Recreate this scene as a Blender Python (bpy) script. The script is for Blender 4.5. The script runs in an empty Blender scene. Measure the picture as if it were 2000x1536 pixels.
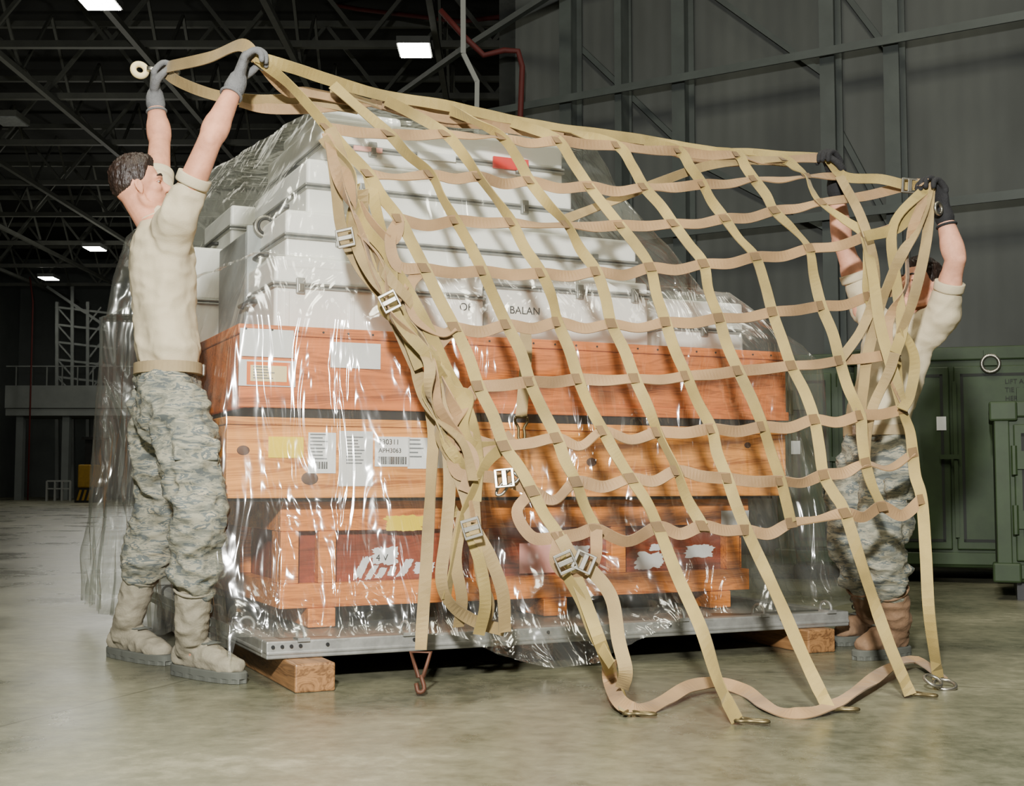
import bpy, bmesh, math, random
from mathutils import Vector, Matrix, noise
random.seed(7)
S = bpy.context.scene
COL = S.collection
rad = math.radians
# ------------------------------------------------------------ camera model
FPX, CX, CY, HZ, H = 2500.0, 1000.0, 768.0, 945.0, 0.65
PIT = math.atan((HZ-CY)/FPX); CP, SP = math.cos(PIT), math.sin(PIT)
CAM = Vector((0, 0, H))
def ray(px, py):
    xc = (px-CX)/FPX; yc = -(py-CY)/FPX
    return Vector((xc, CP-yc*SP, SP+yc*CP))
def P(px, py, Y):
    r = ray(px, py); return CAM + r*(Y/r.y)
def G(px, py, z=0.0):
    r = ray(px, py); return CAM + r*((z-H)/r.z)
cd = bpy.data.cameras.new('camera'); cam = bpy.data.objects.new('camera', cd); COL.objects.link(cam)
cam.location = CAM; cam.rotation_euler = (math.pi/2+PIT, 0, 0)
cd.sensor_width = 36; cd.sensor_fit = 'HORIZONTAL'; cd.lens = 36*FPX/2000; cd.clip_end = 300
S.camera = cam
# ------------------------------------------------------------ pallet frame
TH = rad(25)
U = Vector((math.cos(TH), math.sin(TH), 0)); V = Vector((-math.sin(TH), math.cos(TH), 0)); Z = Vector((0, 0, 1))
A0 = G(520, 1290, .09); A0.z = 0
def pt(a, s, z): return A0 + U*a + V*s + Z*z
def face(px, py, s):
    r = ray(px, py); o = A0+V*s
    t = ((o-CAM).dot(V))/r.dot(V); p = CAM+r*t
    return (p-A0).dot(U), p.z
# ------------------------------------------------------------ mesh collector
def catmull(pts, n):
    if len(pts) < 3:
        return [pts[0].lerp(pts[-1], i/n) for i in range(n+1)]
    out = []
    m = len(pts)
    for i in range(m-1):
        p0 = pts[i-1] if i > 0 else pts[i]*2-pts[i+1]
        p1, p2 = pts[i], pts[i+1]
        p3 = pts[i+2] if i+2 < m else pts[i+1]*2-pts[i]
        for k in range(n):
            t = k/n
            out.append(0.5*((2*p1)+(p2-p0)*t+(2*p0-5*p1+4*p2-p3)*t*t+(3*p1-p0-3*p2+p3)*t**3))
    out.append(pts[-1].copy())
    return out
class MB:
    def __init__(s): s.v = []; s.f = []
    def add(s, vs, fs):
        o = len(s.v); s.v += [Vector(v) for v in vs]; s.f += [tuple(i+o for i in f) for f in fs]; return s
    def par(s, o, x, y, z):
        c = [o, o+x, o+x+y, o+y, o+z, o+x+z, o+x+y+z, o+y+z]
        return s.add(c, [(0, 3, 2, 1), (4, 5, 6, 7), (0, 1, 5, 4), (1, 2, 6, 5), (2, 3, 7, 6), (3, 0, 4, 7)])
    def box(s, x0, x1, y0, y1, z0, z1):
        return s.par(Vector((x0, y0, z0)), Vector((x1-x0, 0, 0)), Vector((0, y1-y0, 0)), Vector((0, 0, z1-z0)))
    def fbox(s, a0, a1, s0, s1, z0, z1):
        return s.par(pt(a0, s0, z0), U*(a1-a0), V*(s1-s0), Z*(z1-z0))
    def beam(s, p, q, w, h, up=Z):
        d = (q-p); dn = d.normalized()
        x = dn.cross(up)
        if x.length < 1e-4: x = dn.cross(Vector((1, 0, 0)))
        x.normalize(); y = x.cross(dn).normalized()
        return s.par(p-x*w/2-y*h/2, d, x*w, y*h)
    def rings(s, rings, cap=True, closed=False):
        n = len(rings[0]); vs = [v for r in rings for v in r]; fs = []
        m = len(rings)
        for i in range(m if closed else m-1):
            j = (i+1) % m
            for k in range(n):
                l = (k+1) % n
                fs.append((i*n+k, i*n+l, j*n+l, j*n+k))
        if cap and not closed:
            fs.append(tuple(reversed(range(n)))); fs.append(tuple((m-1)*n+k for k in range(n)))
        return s.add(vs, fs)
    def tube(s, pts, r, n=8, sm=0, closed=False):
        if sm: pts = catmull(pts, sm)
        m = len(pts); rs = []
        prev = None
        for i, p in enumerate(pts):
            if closed: t = (pts[(i+1) % m]-pts[i-1]).normalized()
            else: t = (pts[min(i+1, m-1)]-pts[max(i-1, 0)]).normalized()
            if prev is None:
                x = t.orthogonal().normalized()
            else:
                x = (prev-t*prev.dot(t)).normalized()
            prev = x; y = t.cross(x)
            rr = r if not isinstance(r, (list, tuple)) else r[min(i, len(r)-1)]
            rs.append([p+(x*math.cos(2*math.pi*k/n)+y*math.sin(2*math.pi*k/n))*rr for k in range(n)])
        return s.rings(rs, True, closed)
    def limb(s, pts, radii, ref=None, sub=6, n=18):
        """tapered, round-ended tube; radii r or (along ref, across)"""
        R = [Vector((r, r, 0)) if not isinstance(r, tuple) else Vector((r[0], r[1], 0)) for r in radii]
        pp = catmull(pts, sub); rr = catmull(R, sub)
        if len(pts) == 2: rr = [R[0].lerp(R[1], i/sub) for i in range(sub+1)]
        m = len(pp); rs = []
        prev = None
        def ring(p, t, rx, ry):
            nonlocal prev
            b = ref if ref is not None else (prev if prev is not None else t.orthogonal())
            x = (b-t*b.dot(t)).normalized(); prev = x; y = t.cross(x)
            return [p+x*math.cos(2*math.pi*k/n)*rx+y*math.sin(2*math.pi*k/n)*ry for k in range(n)]
        t0 = (pp[1]-pp[0]).normalized(); r0 = rr[0]; e0 = min(r0.x, r0.y)
        for q in (80, 55, 30):
            rs.append(ring(pp[0]-t0*e0*math.sin(rad(q)), t0, r0.x*math.cos(rad(q)), r0.y*math.cos(rad(q))))
        for i in range(m):
            t = (pp[min(i+1, m-1)]-pp[max(i-1, 0)]).normalized()
            rs.append(ring(pp[i], t, rr[i].x, rr[i].y))
        t1 = (pp[-1]-pp[-2]).normalized(); r1 = rr[-1]; e1 = min(r1.x, r1.y)
        for q in (30, 55, 80):
            rs.append(ring(pp[-1]+t1*e1*math.sin(rad(q)), t1, r1.x*math.cos(rad(q)), r1.y*math.cos(rad(q))))
        return s.rings(rs)
    def ell(s, c, x, y, z, n=20, m=12):
        rs = []
        for i in range(m+1):
            a = -math.pi/2+math.pi*(i+.02)/(m+.04)
            rs.append([c+z*math.sin(a)+(x*math.cos(2*math.pi*k/n)+y*math.sin(2*math.pi*k/n))*math.cos(a) for k in range(n)])
        return s.rings(rs)
    def disc(s, c, ax, r, th, n=24):
        ax = ax.normalized(); return s.tube([c-ax*th/2, c+ax*th/2], r, n)
    def ring(s, c, ax, R, r, n=20, k=8):
        ax = ax.normalized(); x = ax.orthogonal().normalized(); y = ax.cross(x)
        return s.tube([c+(x*math.cos(2*math.pi*i/n)+y*math.sin(2*math.pi*i/n))*R for i in range(n)], r, k, closed=True)
    def mesh(s, name='m'):
        me = bpy.data.meshes.new(name); me.from_pydata([tuple(v) for v in s.v], [], s.f); me.update()
        bm = bmesh.new(); bm.from_mesh(me); bmesh.ops.recalc_face_normals(bm, faces=bm.faces); bm.to_mesh(me); bm.free()
        return me
BASE = {}
def thing(name, label, cat, loc, group=None):
    o = bpy.data.objects.new(name, None); COL.objects.link(o); o.location = loc; o.empty_display_size = .1
    o['label'] = label; o['category'] = cat
    if group: o['group'] = group
    BASE[o.name] = Vector(loc); return o
def build(name, src, mat, parent=None, smooth=False, bevel=0, label=None, cat=None, group=None, kind=None, seg=2):
    me = src.mesh(name) if isinstance(src, MB) else src
    me.name = name
    if parent is not None: base = BASE[parent.name]
    else:
        xs = [v.co for v in me.vertices]
        lo = Vector([min(c[i] for c in xs) for i in range(3)]); hi = Vector([max(c[i] for c in xs) for i in range(3)])
        base = Vector(((lo.x+hi.x)/2, (lo.y+hi.y)/2, lo.z))
    me.transform(Matrix.Translation(-base))
    o = bpy.data.objects.new(name, me); COL.objects.link(o)
    if parent is not None: o.parent = parent
    else: o.location = base
    BASE[o.name] = base
    me.materials.append(mat)
    if smooth:
        for p in me.polygons: p.use_smooth = True
    if bevel:
        b = o.modifiers.new('bevel', 'BEVEL'); b.width = bevel; b.segments = seg; b.limit_method = 'ANGLE'
    if label: o['label'] = label
    if cat: o['category'] = cat
    if group: o['group'] = group
    if kind: o['kind'] = kind
    return o
def remesh(mb, voxel, it=3):
    me = mb.mesh('tmp'); ob = bpy.data.objects.new('tmp', me); COL.objects.link(ob)
    m = ob.modifiers.new('r', 'REMESH'); m.mode = 'VOXEL'; m.voxel_size = voxel
    sm = ob.modifiers.new('s', 'SMOOTH'); sm.iterations = it; sm.factor = .5
    dg = bpy.context.evaluated_depsgraph_get(); dg.update()
    new = bpy.data.meshes.new_from_object(ob.evaluated_get(dg))
    bpy.data.objects.remove(ob); bpy.data.meshes.remove(me)
    return new
def wrinkle(me, amp, sc, seed=0.0, ridged=False):
    nv = [v.normal.copy() for v in me.vertices]
    off = Vector((seed, seed*1.7, seed*.6))
    for v, n in zip(me.vertices, nv):
        c = Vector((v.co.x*sc[0], v.co.y*sc[1], v.co.z*sc[2]))+off
        q = noise.noise(c)
        if ridged: q = .5-abs(noise.noise(c))*2+.4*noise.noise(c*2.3)
        v.co += n*amp*q
    me.update(); return me
# ------------------------------------------------------------ materials
def lin(c):
    return tuple(((x/255)/12.92 if x/255 <= .04045 else ((x/255+.055)/1.055)**2.4) for x in c)+(1,)
def nodes(name):
    m = bpy.data.materials.new(name); m.use_nodes = True
    return m, m.node_tree, m.node_tree.nodes['Principled BSDF']
def N(t, ty, **kw):
    n = t.nodes.new(ty)
    for k, v in kw.items():
        if k in n.inputs: n.inputs[k].default_value = v
        else: setattr(n, k, v)
    return n
def coords(t, scale=(1, 1, 1), rot=(0, 0, 0)):
    tc = N(t, 'ShaderNodeTexCoord'); mp = N(t, 'ShaderNodeMapping')
    mp.inputs['Scale'].default_value = scale; mp.inputs['Rotation'].default_value = rot
    t.links.new(tc.outputs['Object'], mp.inputs['Vector']); return mp.outputs['Vector']
def ramp(t, stops, interp='LINEAR'):
    r = N(t, 'ShaderNodeValToRGB'); r.color_ramp.interpolation = interp
    e = r.color_ramp.elements
    while len(e) < len(stops): e.new(.5)
    for el, (p, c) in zip(e, stops): el.position = p; el.color = c
    return r
def mat(name, rgb, rough=.6, metal=0, var=.25, scale=8, bump=.0, bscale=60, stretch=(1, 1, 1), spec=.5):
    m, t, b = nodes(name)
    c = lin(rgb); d = tuple(x*(1-var) for x in c[:3])+(1,); l = tuple(min(1, x*(1+var*.6)) for x in c[:3])+(1,)
    n = N(t, 'ShaderNodeTexNoise', Scale=scale, Detail=5.0, Roughness=.6)
    t.links.new(coords(t, stretch), n.inputs['Vector'])
    r = ramp(t, [(.3, d), (.7, l)]); t.links.new(n.outputs['Fac'], r.inputs['Fac'])
    t.links.new(r.outputs['Color'], b.inputs['Base Color'])
    b.inputs['Roughness'].default_value = rough; b.inputs['Metallic'].default_value = metal
    b.inputs['Specular IOR Level'].default_value = spec
    if bump:
        n2 = N(t, 'ShaderNodeTexNoise', Scale=bscale, Detail=3.0)
        t.links.new(coords(t, stretch), n2.inputs['Vector'])
        bp = N(t, 'ShaderNodeBump', Strength=bump, Distance=.01)
        t.links.new(n2.outputs['Fac'], bp.inputs['Height']); t.links.new(bp.outputs['Normal'], b.inputs['Normal'])
    return m
def wood(name, light, dark, knots=True, rot=-25):
    m, t, b = nodes(name)
    v = coords(t, (1, 1, 1), (0, 0, rad(rot)))
    mp = N(t, 'ShaderNodeMapping'); mp.inputs['Scale'].default_value = (.7, 7, 8); t.links.new(v, mp.inputs['Vector'])
    n1 = N(t, 'ShaderNodeTexNoise', Scale=1.5, Detail=3.0, Roughness=.5, Distortion=1.6)
    t.links.new(mp.outputs['Vector'], n1.inputs['Vector'])
    # growth rings: bands of the coarse field
    mu = N(t, 'ShaderNodeMath', operation='MULTIPLY'); mu.inputs[1].default_value = 70; t.links.new(n1.outputs['Fac'], mu.inputs[0])
    sn = N(t, 'ShaderNodeMath', operation='SINE'); t.links.new(mu.outputs[0], sn.inputs[0])
    mp4 = N(t, 'ShaderNodeMapping'); mp4.inputs['Scale'].default_value = (2, 60, 90); t.links.new(v, mp4.inputs['Vector'])
    n3 = N(t, 'ShaderNodeTexNoise', Scale=1.0, Detail=4.0, Roughness=.6); t.links.new(mp4.outputs['Vector'], n3.inputs['Vector'])
    s1 = N(t, 'ShaderNodeMath', operation='MULTIPLY_ADD'); s1.inputs[1].default_value = .12; t.links.new(sn.outputs[0], s1.inputs[0]); t.links.new(n1.outputs['Fac'], s1.inputs[2])
    s2 = N(t, 'ShaderNodeMath', operation='MULTIPLY_ADD'); s2.inputs[1].default_value = .45; t.links.new(n3.outputs['Fac'], s2.inputs[0]); t.links.new(s1.outputs[0], s2.inputs[2])
    r = ramp(t, [(.45, lin(dark)), (.72, lin(light)), (.98, tuple(min(1, x*1.3) for x in lin(light)[:3])+(1,))])
    t.links.new(s2.outputs[0], r.inputs['Fac'])
    out = r.outputs['Color']
    if knots:
        vo = N(t, 'ShaderNodeTexVoronoi', Scale=1.7); vo.feature = 'F1'
        mp3 = N(t, 'ShaderNodeMapping'); mp3.inputs['Scale'].default_value = (.8, 1.6, 1.5); t.links.new(v, mp3.inputs['Vector'])
        t.links.new(mp3.outputs['Vector'], vo.inputs['Vector'])
        kr = ramp(t, [(.0, (1, 1, 1, 1)), (.06, (.6, .6, .6, 1)), (.1, (0, 0, 0, 1))]); t.links.new(vo.outputs['Distance'], kr.inputs['Fac'])
        mc = N(t, 'ShaderNodeMixRGB'); mc.inputs['Color2'].default_value = tuple(x*.22 for x in lin(dark)[:3])+(1,)
        t.links.new(kr.outputs['Color'], mc.inputs['Fac']); t.links.new(out, mc.inputs['Color1']); out = mc.outputs['Color']
    t.links.new(out, b.inputs['Base Color']); b.inputs['Roughness'].default_value = .42
    return m
M = {}
M['crate_top'] = wood('stained_wood', (202, 112, 50), (150, 78, 32))
M['crate_mid'] = wood('pine_wood', (222, 146, 66), (170, 98, 38))
M['crate_low'] = wood('orange_wood', (216, 128, 52), (162, 84, 30))
M['plywood'] = wood('brown_plywood', (136, 60, 34), (102, 42, 22), False)
M['dunnage'] = wood('dunnage_wood', (140, 102, 64), (88, 60, 36), True, -115)
M['black_gap'] = mat('black_spacer', (18, 17, 16), .7)
M['white_case'] = mat('white_case_plastic', (244, 243, 236), .4, var=.10, scale=3)
M['alu'] = mat('worn_aluminium', (156, 156, 150), .45, .5, .3, 14, .1, 40)
M['steel'] = mat('dull_steel', (150, 146, 134), .35, .9, .2, 20)
M['brass'] = mat('yellow_zinc_steel', (112, 100, 70), .45, .8, .25, 20)
M['dark_metal'] = mat('dark_metal', (40, 40, 40), .5, .4)
M['gasket'] = mat('grey_gasket', (60, 62, 60), .6)
M['rust'] = mat('brown_iron', (86, 52, 34), .6, .3)
M['grey_case'] = mat('grey_case', (160, 164, 162), .5)
M['paper'] = mat('white_paper', (230, 230, 228), .7, var=.08, scale=5)
M['greypaper'] = mat('grey_document_pouch', (224, 224, 221), .3, var=.1, scale=5)
M['yellow'] = mat('yellow_sticker', (245, 212, 20), .5, var=.06)
M['orange'] = mat('orange_sticker', (228, 112, 24), .5, var=.06)
M['cream'] = mat('cream_card', (232, 212, 156), .6, var=.08)
M['pink'] = mat('pink_sheet', (236, 168, 156), .6, var=.12)
M['red'] = mat('red_label', (214, 42, 36), .5, var=.08)
M['ink'] = mat('black_ink', (16, 16, 16), .7, var=.05)
M['greyink'] = mat('faded_ink', (104, 108, 112), .7, var=.05)
M['deck'] = mat('pallet_deck', (112, 114, 110), .45, .4, .2, 6)
def strap_mat(name, rgb):
    m, t, b = nodes(name)
    n = N(t, 'ShaderNodeTexNoise', Scale=5.0, Detail=4.0); t.links.new(coords(t), n.inputs['Vector'])
    c = lin(rgb)
    r = ramp(t, [(.3, tuple(x*.62 for x in c[:3])+(1,)), (.7, tuple(x*1.18 for x in c[:3])+(1,))])
    t.links.new(n.outputs['Fac'], r.inputs['Fac']); t.links.new(r.outputs['Color'], b.inputs['Base Color'])
    b.inputs['Roughness'].default_value = .7
    ck = N(t, 'ShaderNodeTexNoise', Scale=420.0, Detail=1.0); t.links.new(coords(t), ck.inputs['Vector'])
    bp = N(t, 'ShaderNodeBump', Strength=.35, Distance=.003); t.links.new(ck.outputs['Fac'], bp.inputs['Height'])
    t.links.new(bp.outputs['Normal'], b.inputs['Normal'])
    b.inputs['Sheen Weight'].default_value = .1
    return m
M['strap_h'] = strap_mat('tan_webbing', (154, 122, 82))
M['strap_v'] = strap_mat('tan_webbing_light_tint', (154, 133, 74))  # yellow-green cast of the mixed lighting put into the webbing colour
M['strap_l'] = strap_mat('beige_webbing', (148, 125, 80))
M['stitch'] = strap_mat('dark_stitched_webbing', (112, 87, 52))
M['shirt'] = mat('sand_cotton', (190, 177, 146), .85, var=.08, scale=6, bump=.12, bscale=200)
M['skin'] = mat('skin', (204, 144, 114), .6, var=.2, scale=22, bump=.1, bscale=200, spec=.25)
M['skin2'] = mat('skin_ruddy', (204, 148, 120), .6, var=.2, scale=22, bump=.1, bscale=200, spec=.25)
M['hair'] = mat('dark_brown_hair', (40, 26, 18), .5, var=.5, scale=60, bump=.5, bscale=150, stretch=(1, 1, .3))
M['glove_grey'] = mat('grey_knit_glove', (104, 104, 104), .9, var=.2, scale=40, bump=.4, bscale=260)
M['glove_black'] = mat('black_knit_glove', (26, 26, 28), .85, var=.3, scale=40, bump=.4, bscale=260)
M['belt'] = mat('tan_belt_webbing', (150, 132, 98), .8, var=.1, scale=30)
M['boot'] = mat('sage_suede', (142, 135, 115), .85, var=.18, scale=24, bump=.2, bscale=120)
M['boot2'] = mat('tan_suede', (128, 100, 74), .85, var=.2, scale=24, bump=.2, bscale=120)
M['sole'] = mat('grey_rubber_sole', (84, 86, 78), .8, var=.15)
M['eye'] = mat('eye_white', (196, 184, 172), .3, var=.02)
M['iris'] = mat('dark_iris', (40, 26, 18), .2, var=.1)
M['lip'] = mat('lip', (186, 118, 98), .5, var=.1)
def camo(name):
    m, t, b = nodes(name)
    v = coords(t, (11, 11, 40))
    n1 = N(t, 'ShaderNodeTexNoise', Scale=1.0, Detail=4.0, Roughness=.62, Distortion=.5); t.links.new(v, n1.inputs['Vector'])
    r = ramp(t, [(0, lin((80, 85, 82))), (.40, lin((112, 113, 100))), (.48, lin((140, 137, 118))), (.56, lin((94, 100, 96))), (.63, lin((162, 154, 130)))], 'CONSTANT')
    t.links.new(n1.outputs['Fac'], r.inputs['Fac']); t.links.new(r.outputs['Color'], b.inputs['Base Color'])
    b.inputs['Roughness'].default_value = .85
    n2 = N(t, 'ShaderNodeTexNoise', Scale=22.0, Detail=3.0); t.links.new(coords(t), n2.inputs['Vector'])
    bp = N(t, 'ShaderNodeBump', Strength=.25, Distance=.02); t.links.new(n2.outputs['Fac'], bp.inputs['Height']); t.links.new(bp.outputs['Normal'], b.inputs['Normal'])
    return m
M['camo'] = camo('tiger_stripe_camouflage')
def plastic():
    m, t, b = nodes('clear_plastic_film'); t.nodes.remove(b)
    out = t.nodes['Material Output']
    v = coords(t)
    mp = N(t, 'ShaderNodeMapping'); mp.inputs['Scale'].default_value = (1, 1, .30); mp.inputs['Rotation'].default_value = (rad(5), rad(10), 0); t.links.new(v, mp.inputs['Vector'])
    n1 = N(t, 'ShaderNodeTexNoise', Scale=2.4, Detail=3.0, Roughness=.5, Distortion=1.0); n1.noise_type = 'RIDGED_MULTIFRACTAL'
    t.links.new(mp.outputs['Vector'], n1.inputs['Vector'])
    n2 = N(t, 'ShaderNodeTexNoise', Scale=5.5, Detail=2.0, Roughness=.5, Distortion=1.8); t.links.new(mp.outputs['Vector'], n2.inputs['Vector'])
    ad = N(t, 'ShaderNodeMath', operation='MULTIPLY_ADD'); ad.inputs[1].default_value = .3; t.links.new(n1.outputs['Fac'], ad.inputs[0]); t.links.new(n2.outputs['Fac'], ad.inputs[2])
    sx = N(t, 'ShaderNodeSeparateXYZ'); t.links.new(v, sx.inputs[0])          # pulled taut towards the peak
    mr = N(t, 'ShaderNodeMapRange'); mr.inputs['From Min'].default_value = .9; mr.inputs['From Max'].default_value = 1.6; mr.inputs['To Min'].default_value = 1.0; mr.inputs['To Max'].default_value = .45
    t.links.new(sx.outputs['Z'], mr.inputs['Value'])
    bp = N(t, 'ShaderNodeBump', Strength=1.0, Distance=.06); t.links.new(ad.outputs[0], bp.inputs['Height']); t.links.new(mr.outputs['Result'], bp.inputs['Strength'])
    tr = N(t, 'ShaderNodeBsdfTransparent'); tr.inputs['Color'].default_value = (.968, .978, .955, 1)
    gl = N(t, 'ShaderNodeBsdfGlossy', Roughness=.18); gl.inputs['Color'].default_value = (1, 1, .96, 1)
    df = N(t, 'ShaderNodeBsdfDiffuse'); df.inputs['Color'].default_value = (.82, .85, .79, 1)
    tl = N(t, 'ShaderNodeBsdfTranslucent'); tl.inputs['Color'].default_value = (.82, .85, .79, 1)
    hz = N(t, 'ShaderNodeMixShader'); hz.inputs['Fac'].default_value = .4; t.links.new(df.outputs[0], hz.inputs[1]); t.links.new(tl.outputs[0], hz.inputs[2])
    lw = N(t, 'ShaderNodeLayerWeight', Blend=.08)
    t.links.new(bp.outputs['Normal'], gl.inputs['Normal'])
    ma = N(t, 'ShaderNodeMath', operation='MULTIPLY_ADD'); ma.inputs[1].default_value = .2; ma.inputs[2].default_value = .14
    t.links.new(lw.outputs['Fresnel'], ma.inputs[0]); ma.use_clamp = True
    cr = ramp(t, [(.40, (.055, .055, .055, 1)), (.7, (.125, .125, .125, 1)), (.95, (.32, .32, .32, 1))]); 
    nc = N(t, 'ShaderNodeMath', operation='MULTIPLY'); nc.inputs[1].default_value = .5; t.links.new(n1.outputs['Fac'], nc.inputs[0]); t.links.new(nc.outputs[0], cr.inputs['Fac'])
    m1 = N(t, 'ShaderNodeMixShader'); t.links.new(cr.outputs['Color'], m1.inputs['Fac'])
    t.links.new(tr.outputs[0], m1.inputs[1]); t.links.new(hz.outputs[0], m1.inputs[2])
    m2 = N(t, 'ShaderNodeMixShader'); t.links.new(ma.outputs[0], m2.inputs['Fac']); t.links.new(m1.outputs[0], m2.inputs[1]); t.links.new(gl.outputs[0], m2.inputs[2])
    t.links.new(m2.outputs[0], out.inputs['Surface'])
    return m
M['film'] = plastic()
def floor_mat():
    m, t, b = nodes('sealed_concrete')
    v = coords(t)
    n1 = N(t, 'ShaderNodeTexNoise', Scale=.9, Detail=8.0, Roughness=.62, Distortion=.4); t.links.new(v, n1.inputs['Vector'])
    n2 = N(t, 'ShaderNodeTexNoise', Scale=14.0, Detail=6.0, Roughness=.7); t.links.new(v, n2.inputs['Vector'])
    mx = N(t, 'ShaderNodeMath', operation='MULTIPLY_ADD'); mx.inputs[1].default_value = .4
    t.links.new(n2.outputs['Fac'], mx.inputs[0]); 
    h = N(t, 'ShaderNodeMath', operation='MULTIPLY'); h.inputs[1].default_value = .6; t.links.new(n1.outputs['Fac'], h.inputs[0]); t.links.new(h.outputs[0], mx.inputs[2])
    r = ramp(t, [(.38, lin((74, 75, 59))), (.48, lin((103, 102, 83))), (.56, lin((119, 117, 96))), (.66, lin((150, 146, 123)))])
    t.links.new(mx.outputs[0], r.inputs['Fac'])
    br = N(t, 'ShaderNodeTexBrick', Scale=1.0); br.offset = 0; br.inputs['Brick Width'].default_value = 4.6; br.inputs['Row Height'].default_value = 4.6; br.inputs['Mortar Size'].default_value = .006; br.inputs['Mortar Smooth'].default_value = .3
    br.inputs['Color1'].default_value = br.inputs['Color2'].default_value = (1, 1, 1, 1); br.inputs['Mortar'].default_value = (.55, .55, .52, 1)
    t.links.new(coords(t, (1, 1, 1), (0, 0, rad(20))), br.inputs['Vector'])
    mm = N(t, 'ShaderNodeMixRGB', blend_type='MULTIPLY'); mm.inputs['Fac'].default_value = 1
    t.links.new(r.outputs['Color'], mm.inputs['Color1']); t.links.new(br.outputs['Color'], mm.inputs['Color2'])
    t.links.new(mm.outputs['Color'], b.inputs['Base Color'])
    rr = ramp(t, [(.35, (.22, .22, .22, 1)), (.65, (.42, .42, .42, 1))]); t.links.new(n1.outputs['Fac'], rr.inputs['Fac'])
    t.links.new(rr.outputs['Color'], b.inputs['Roughness'])
    bp = N(t, 'ShaderNodeBump', Strength=.12, Distance=.01); t.links.new(n2.outputs['Fac'], bp.inputs['Height']); t.links.new(bp.outputs['Normal'], b.inputs['Normal'])
    b.inputs['Specular IOR Level'].default_value = .45
    return m
M['floor'] = floor_mat()
def wall_mat(name, rgb, ang):
    m, t, b = nodes(name)
    w = N(t, 'ShaderNodeTexWave', Scale=2.2); w.bands_direction = 'X'; w.wave_profile = 'SIN'
    t.links.new(coords(t, (1, 1, 1), (0, 0, ang)), w.inputs['Vector'])
    bk = N(t, 'ShaderNodeTexNoise', Scale=1.2, Detail=5.0); t.links.new(coords(t, (1, 1, .4)), bk.inputs['Vector'])
    c = lin(rgb)
    r = ramp(t, [(.3, tuple(x*.72 for x in c[:3])+(1,)), (.7, tuple(x*1.25 for x in c[:3])+(1,))]); t.links.new(bk.outputs['Fac'], r.inputs['Fac'])
    t.links.new(r.outputs['Color'], b.inputs['Base Color']); b.inputs['Roughness'].default_value = .8
    bp = N(t, 'ShaderNodeBump', Strength=.16, Distance=.02); t.links.new(w.outputs['Fac'], bp.inputs['Height']); t.links.new(bp.outputs['Normal'], b.inputs['Normal'])
    return m
WD = Vector((-.85, .527, 0)).normalized(); WN = Vector((-WD.y, WD.x, 0)); WN = WN if WN.y < 0 else -WN
WQ = Vector((4.2, 10.5, 0))
M['wall'] = wall_mat('grey_wall_cladding', (82, 85, 82), -math.atan2(WD.y, WD.x))
M['wall_far'] = mat('far_wall_paint', (104, 109, 106), .8, var=.25, scale=.4)
M['ceil'] = mat('dark_ceiling', (44, 46, 42), .9, var=.3, scale=.5)
M['truss'] = mat('dark_truss_paint', (102, 104, 96), .6, var=.2, scale=2)
M['girt'] = mat('grey_green_steel', (72, 78, 75), .6, var=.2, scale=3)
M['gantry'] = mat('pale_steel', (124, 126, 122), .5, var=.15, scale=1)
M['gantry_d'] = mat('dull_grey_steel', (122, 126, 122), .6, var=.2, scale=1)
M['redpipe'] = mat('red_pipe_paint', (84, 24, 20), .7, var=.15)
M['green'] = mat('olive_green_paint', (46, 62, 35), .55, var=.35, scale=4, spec=.35)
M['green_d'] = mat('dark_gasket', (20, 25, 18), .7)
M['blue'] = mat('blue_paint', (40, 80, 140), .6)
M['hazard'] = mat('yellow_machine_paint', (140, 108, 24), .6)
def emis(name, st, col=(1, .98, .88, 1)):
    m, t, b = nodes(name); b.inputs['Emission Color'].default_value = col; b.inputs['Emission Strength'].default_value = st
    n = N(t, 'ShaderNodeTexNoise', Scale=4.0); t.links.new(coords(t), n.inputs['Vector']); t.links.new(n.outputs['Fac'], b.inputs['Base Color'])
    return m
M['lamp'] = emis('lit_lamp_lens', 40)
# ------------------------------------------------------------ text
def text(s, size, o, xd, yd, m, parent, name='lettering'):
    cu = bpy.data.curves.new('t', 'FONT'); cu.body = s; cu.size = size; cu.extrude = .0004
    ob = bpy.data.objects.new('t', cu); COL.objects.link(ob)
    dg = bpy.context.evaluated_depsgraph_get(); dg.update()
    me = bpy.data.meshes.new_from_object(ob.evaluated_get(dg)); bpy.data.objects.remove(ob); bpy.data.curves.remove(cu)
    xd = xd.normalized(); yd = yd.normalized(); zd = xd.cross(yd)
    mt = Matrix(((xd.x, yd.x, zd.x, o.x), (xd.y, yd.y, zd.y, o.y), (xd.z, yd.z, zd.z, o.z), (0, 0, 0, 1)))
    me.transform(mt); return build(name, me, m, parent)
# ------------------------------------------------------------ setting
b = MB(); b.add([(-45, -12, 0), (30, -12, 0), (30, 66, 0), (-45, 66, 0)], [(0, 1, 2, 3)])
build('floor', b, M['floor'], kind='structure')
b = MB(); b.box(-45, 30, -12, 66, 11.6, 11.8); build('ceiling', b, M['ceil'], kind='structure')
b = MB(); b.box(-45, 30, 62, 62.3, 0, 11.6); build('wall_back', b, M['wall_far'], kind='structure')
b = MB(); b.box(-24.3, -24, 8, 62, 0, 11.6); build('wall_left', b, M['wall_far'], kind='structure')
def wp(s, off, z): return WQ+WD*s+WN*off+Z*z
CE = 5.1
b = MB(); b.par(wp(-9, 0, 0), WD*(CE+9), -WN*.2, Z*11.6); build('wall_right', b, M['wall'], kind='structure')
b = MB(); b.par(wp(CE, 0, 0), -WD*.2, -WN*30, Z*11.6); build('wall_corner', b, M['wall'], kind='structure')
def wall_s(px, off):
    r = ray(px, HZ); o = WQ+WN*off; t = (o-CAM).dot(WN)/r.dot(WN); return (CAM+r*t-WQ).dot(WD)
k = 0
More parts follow.
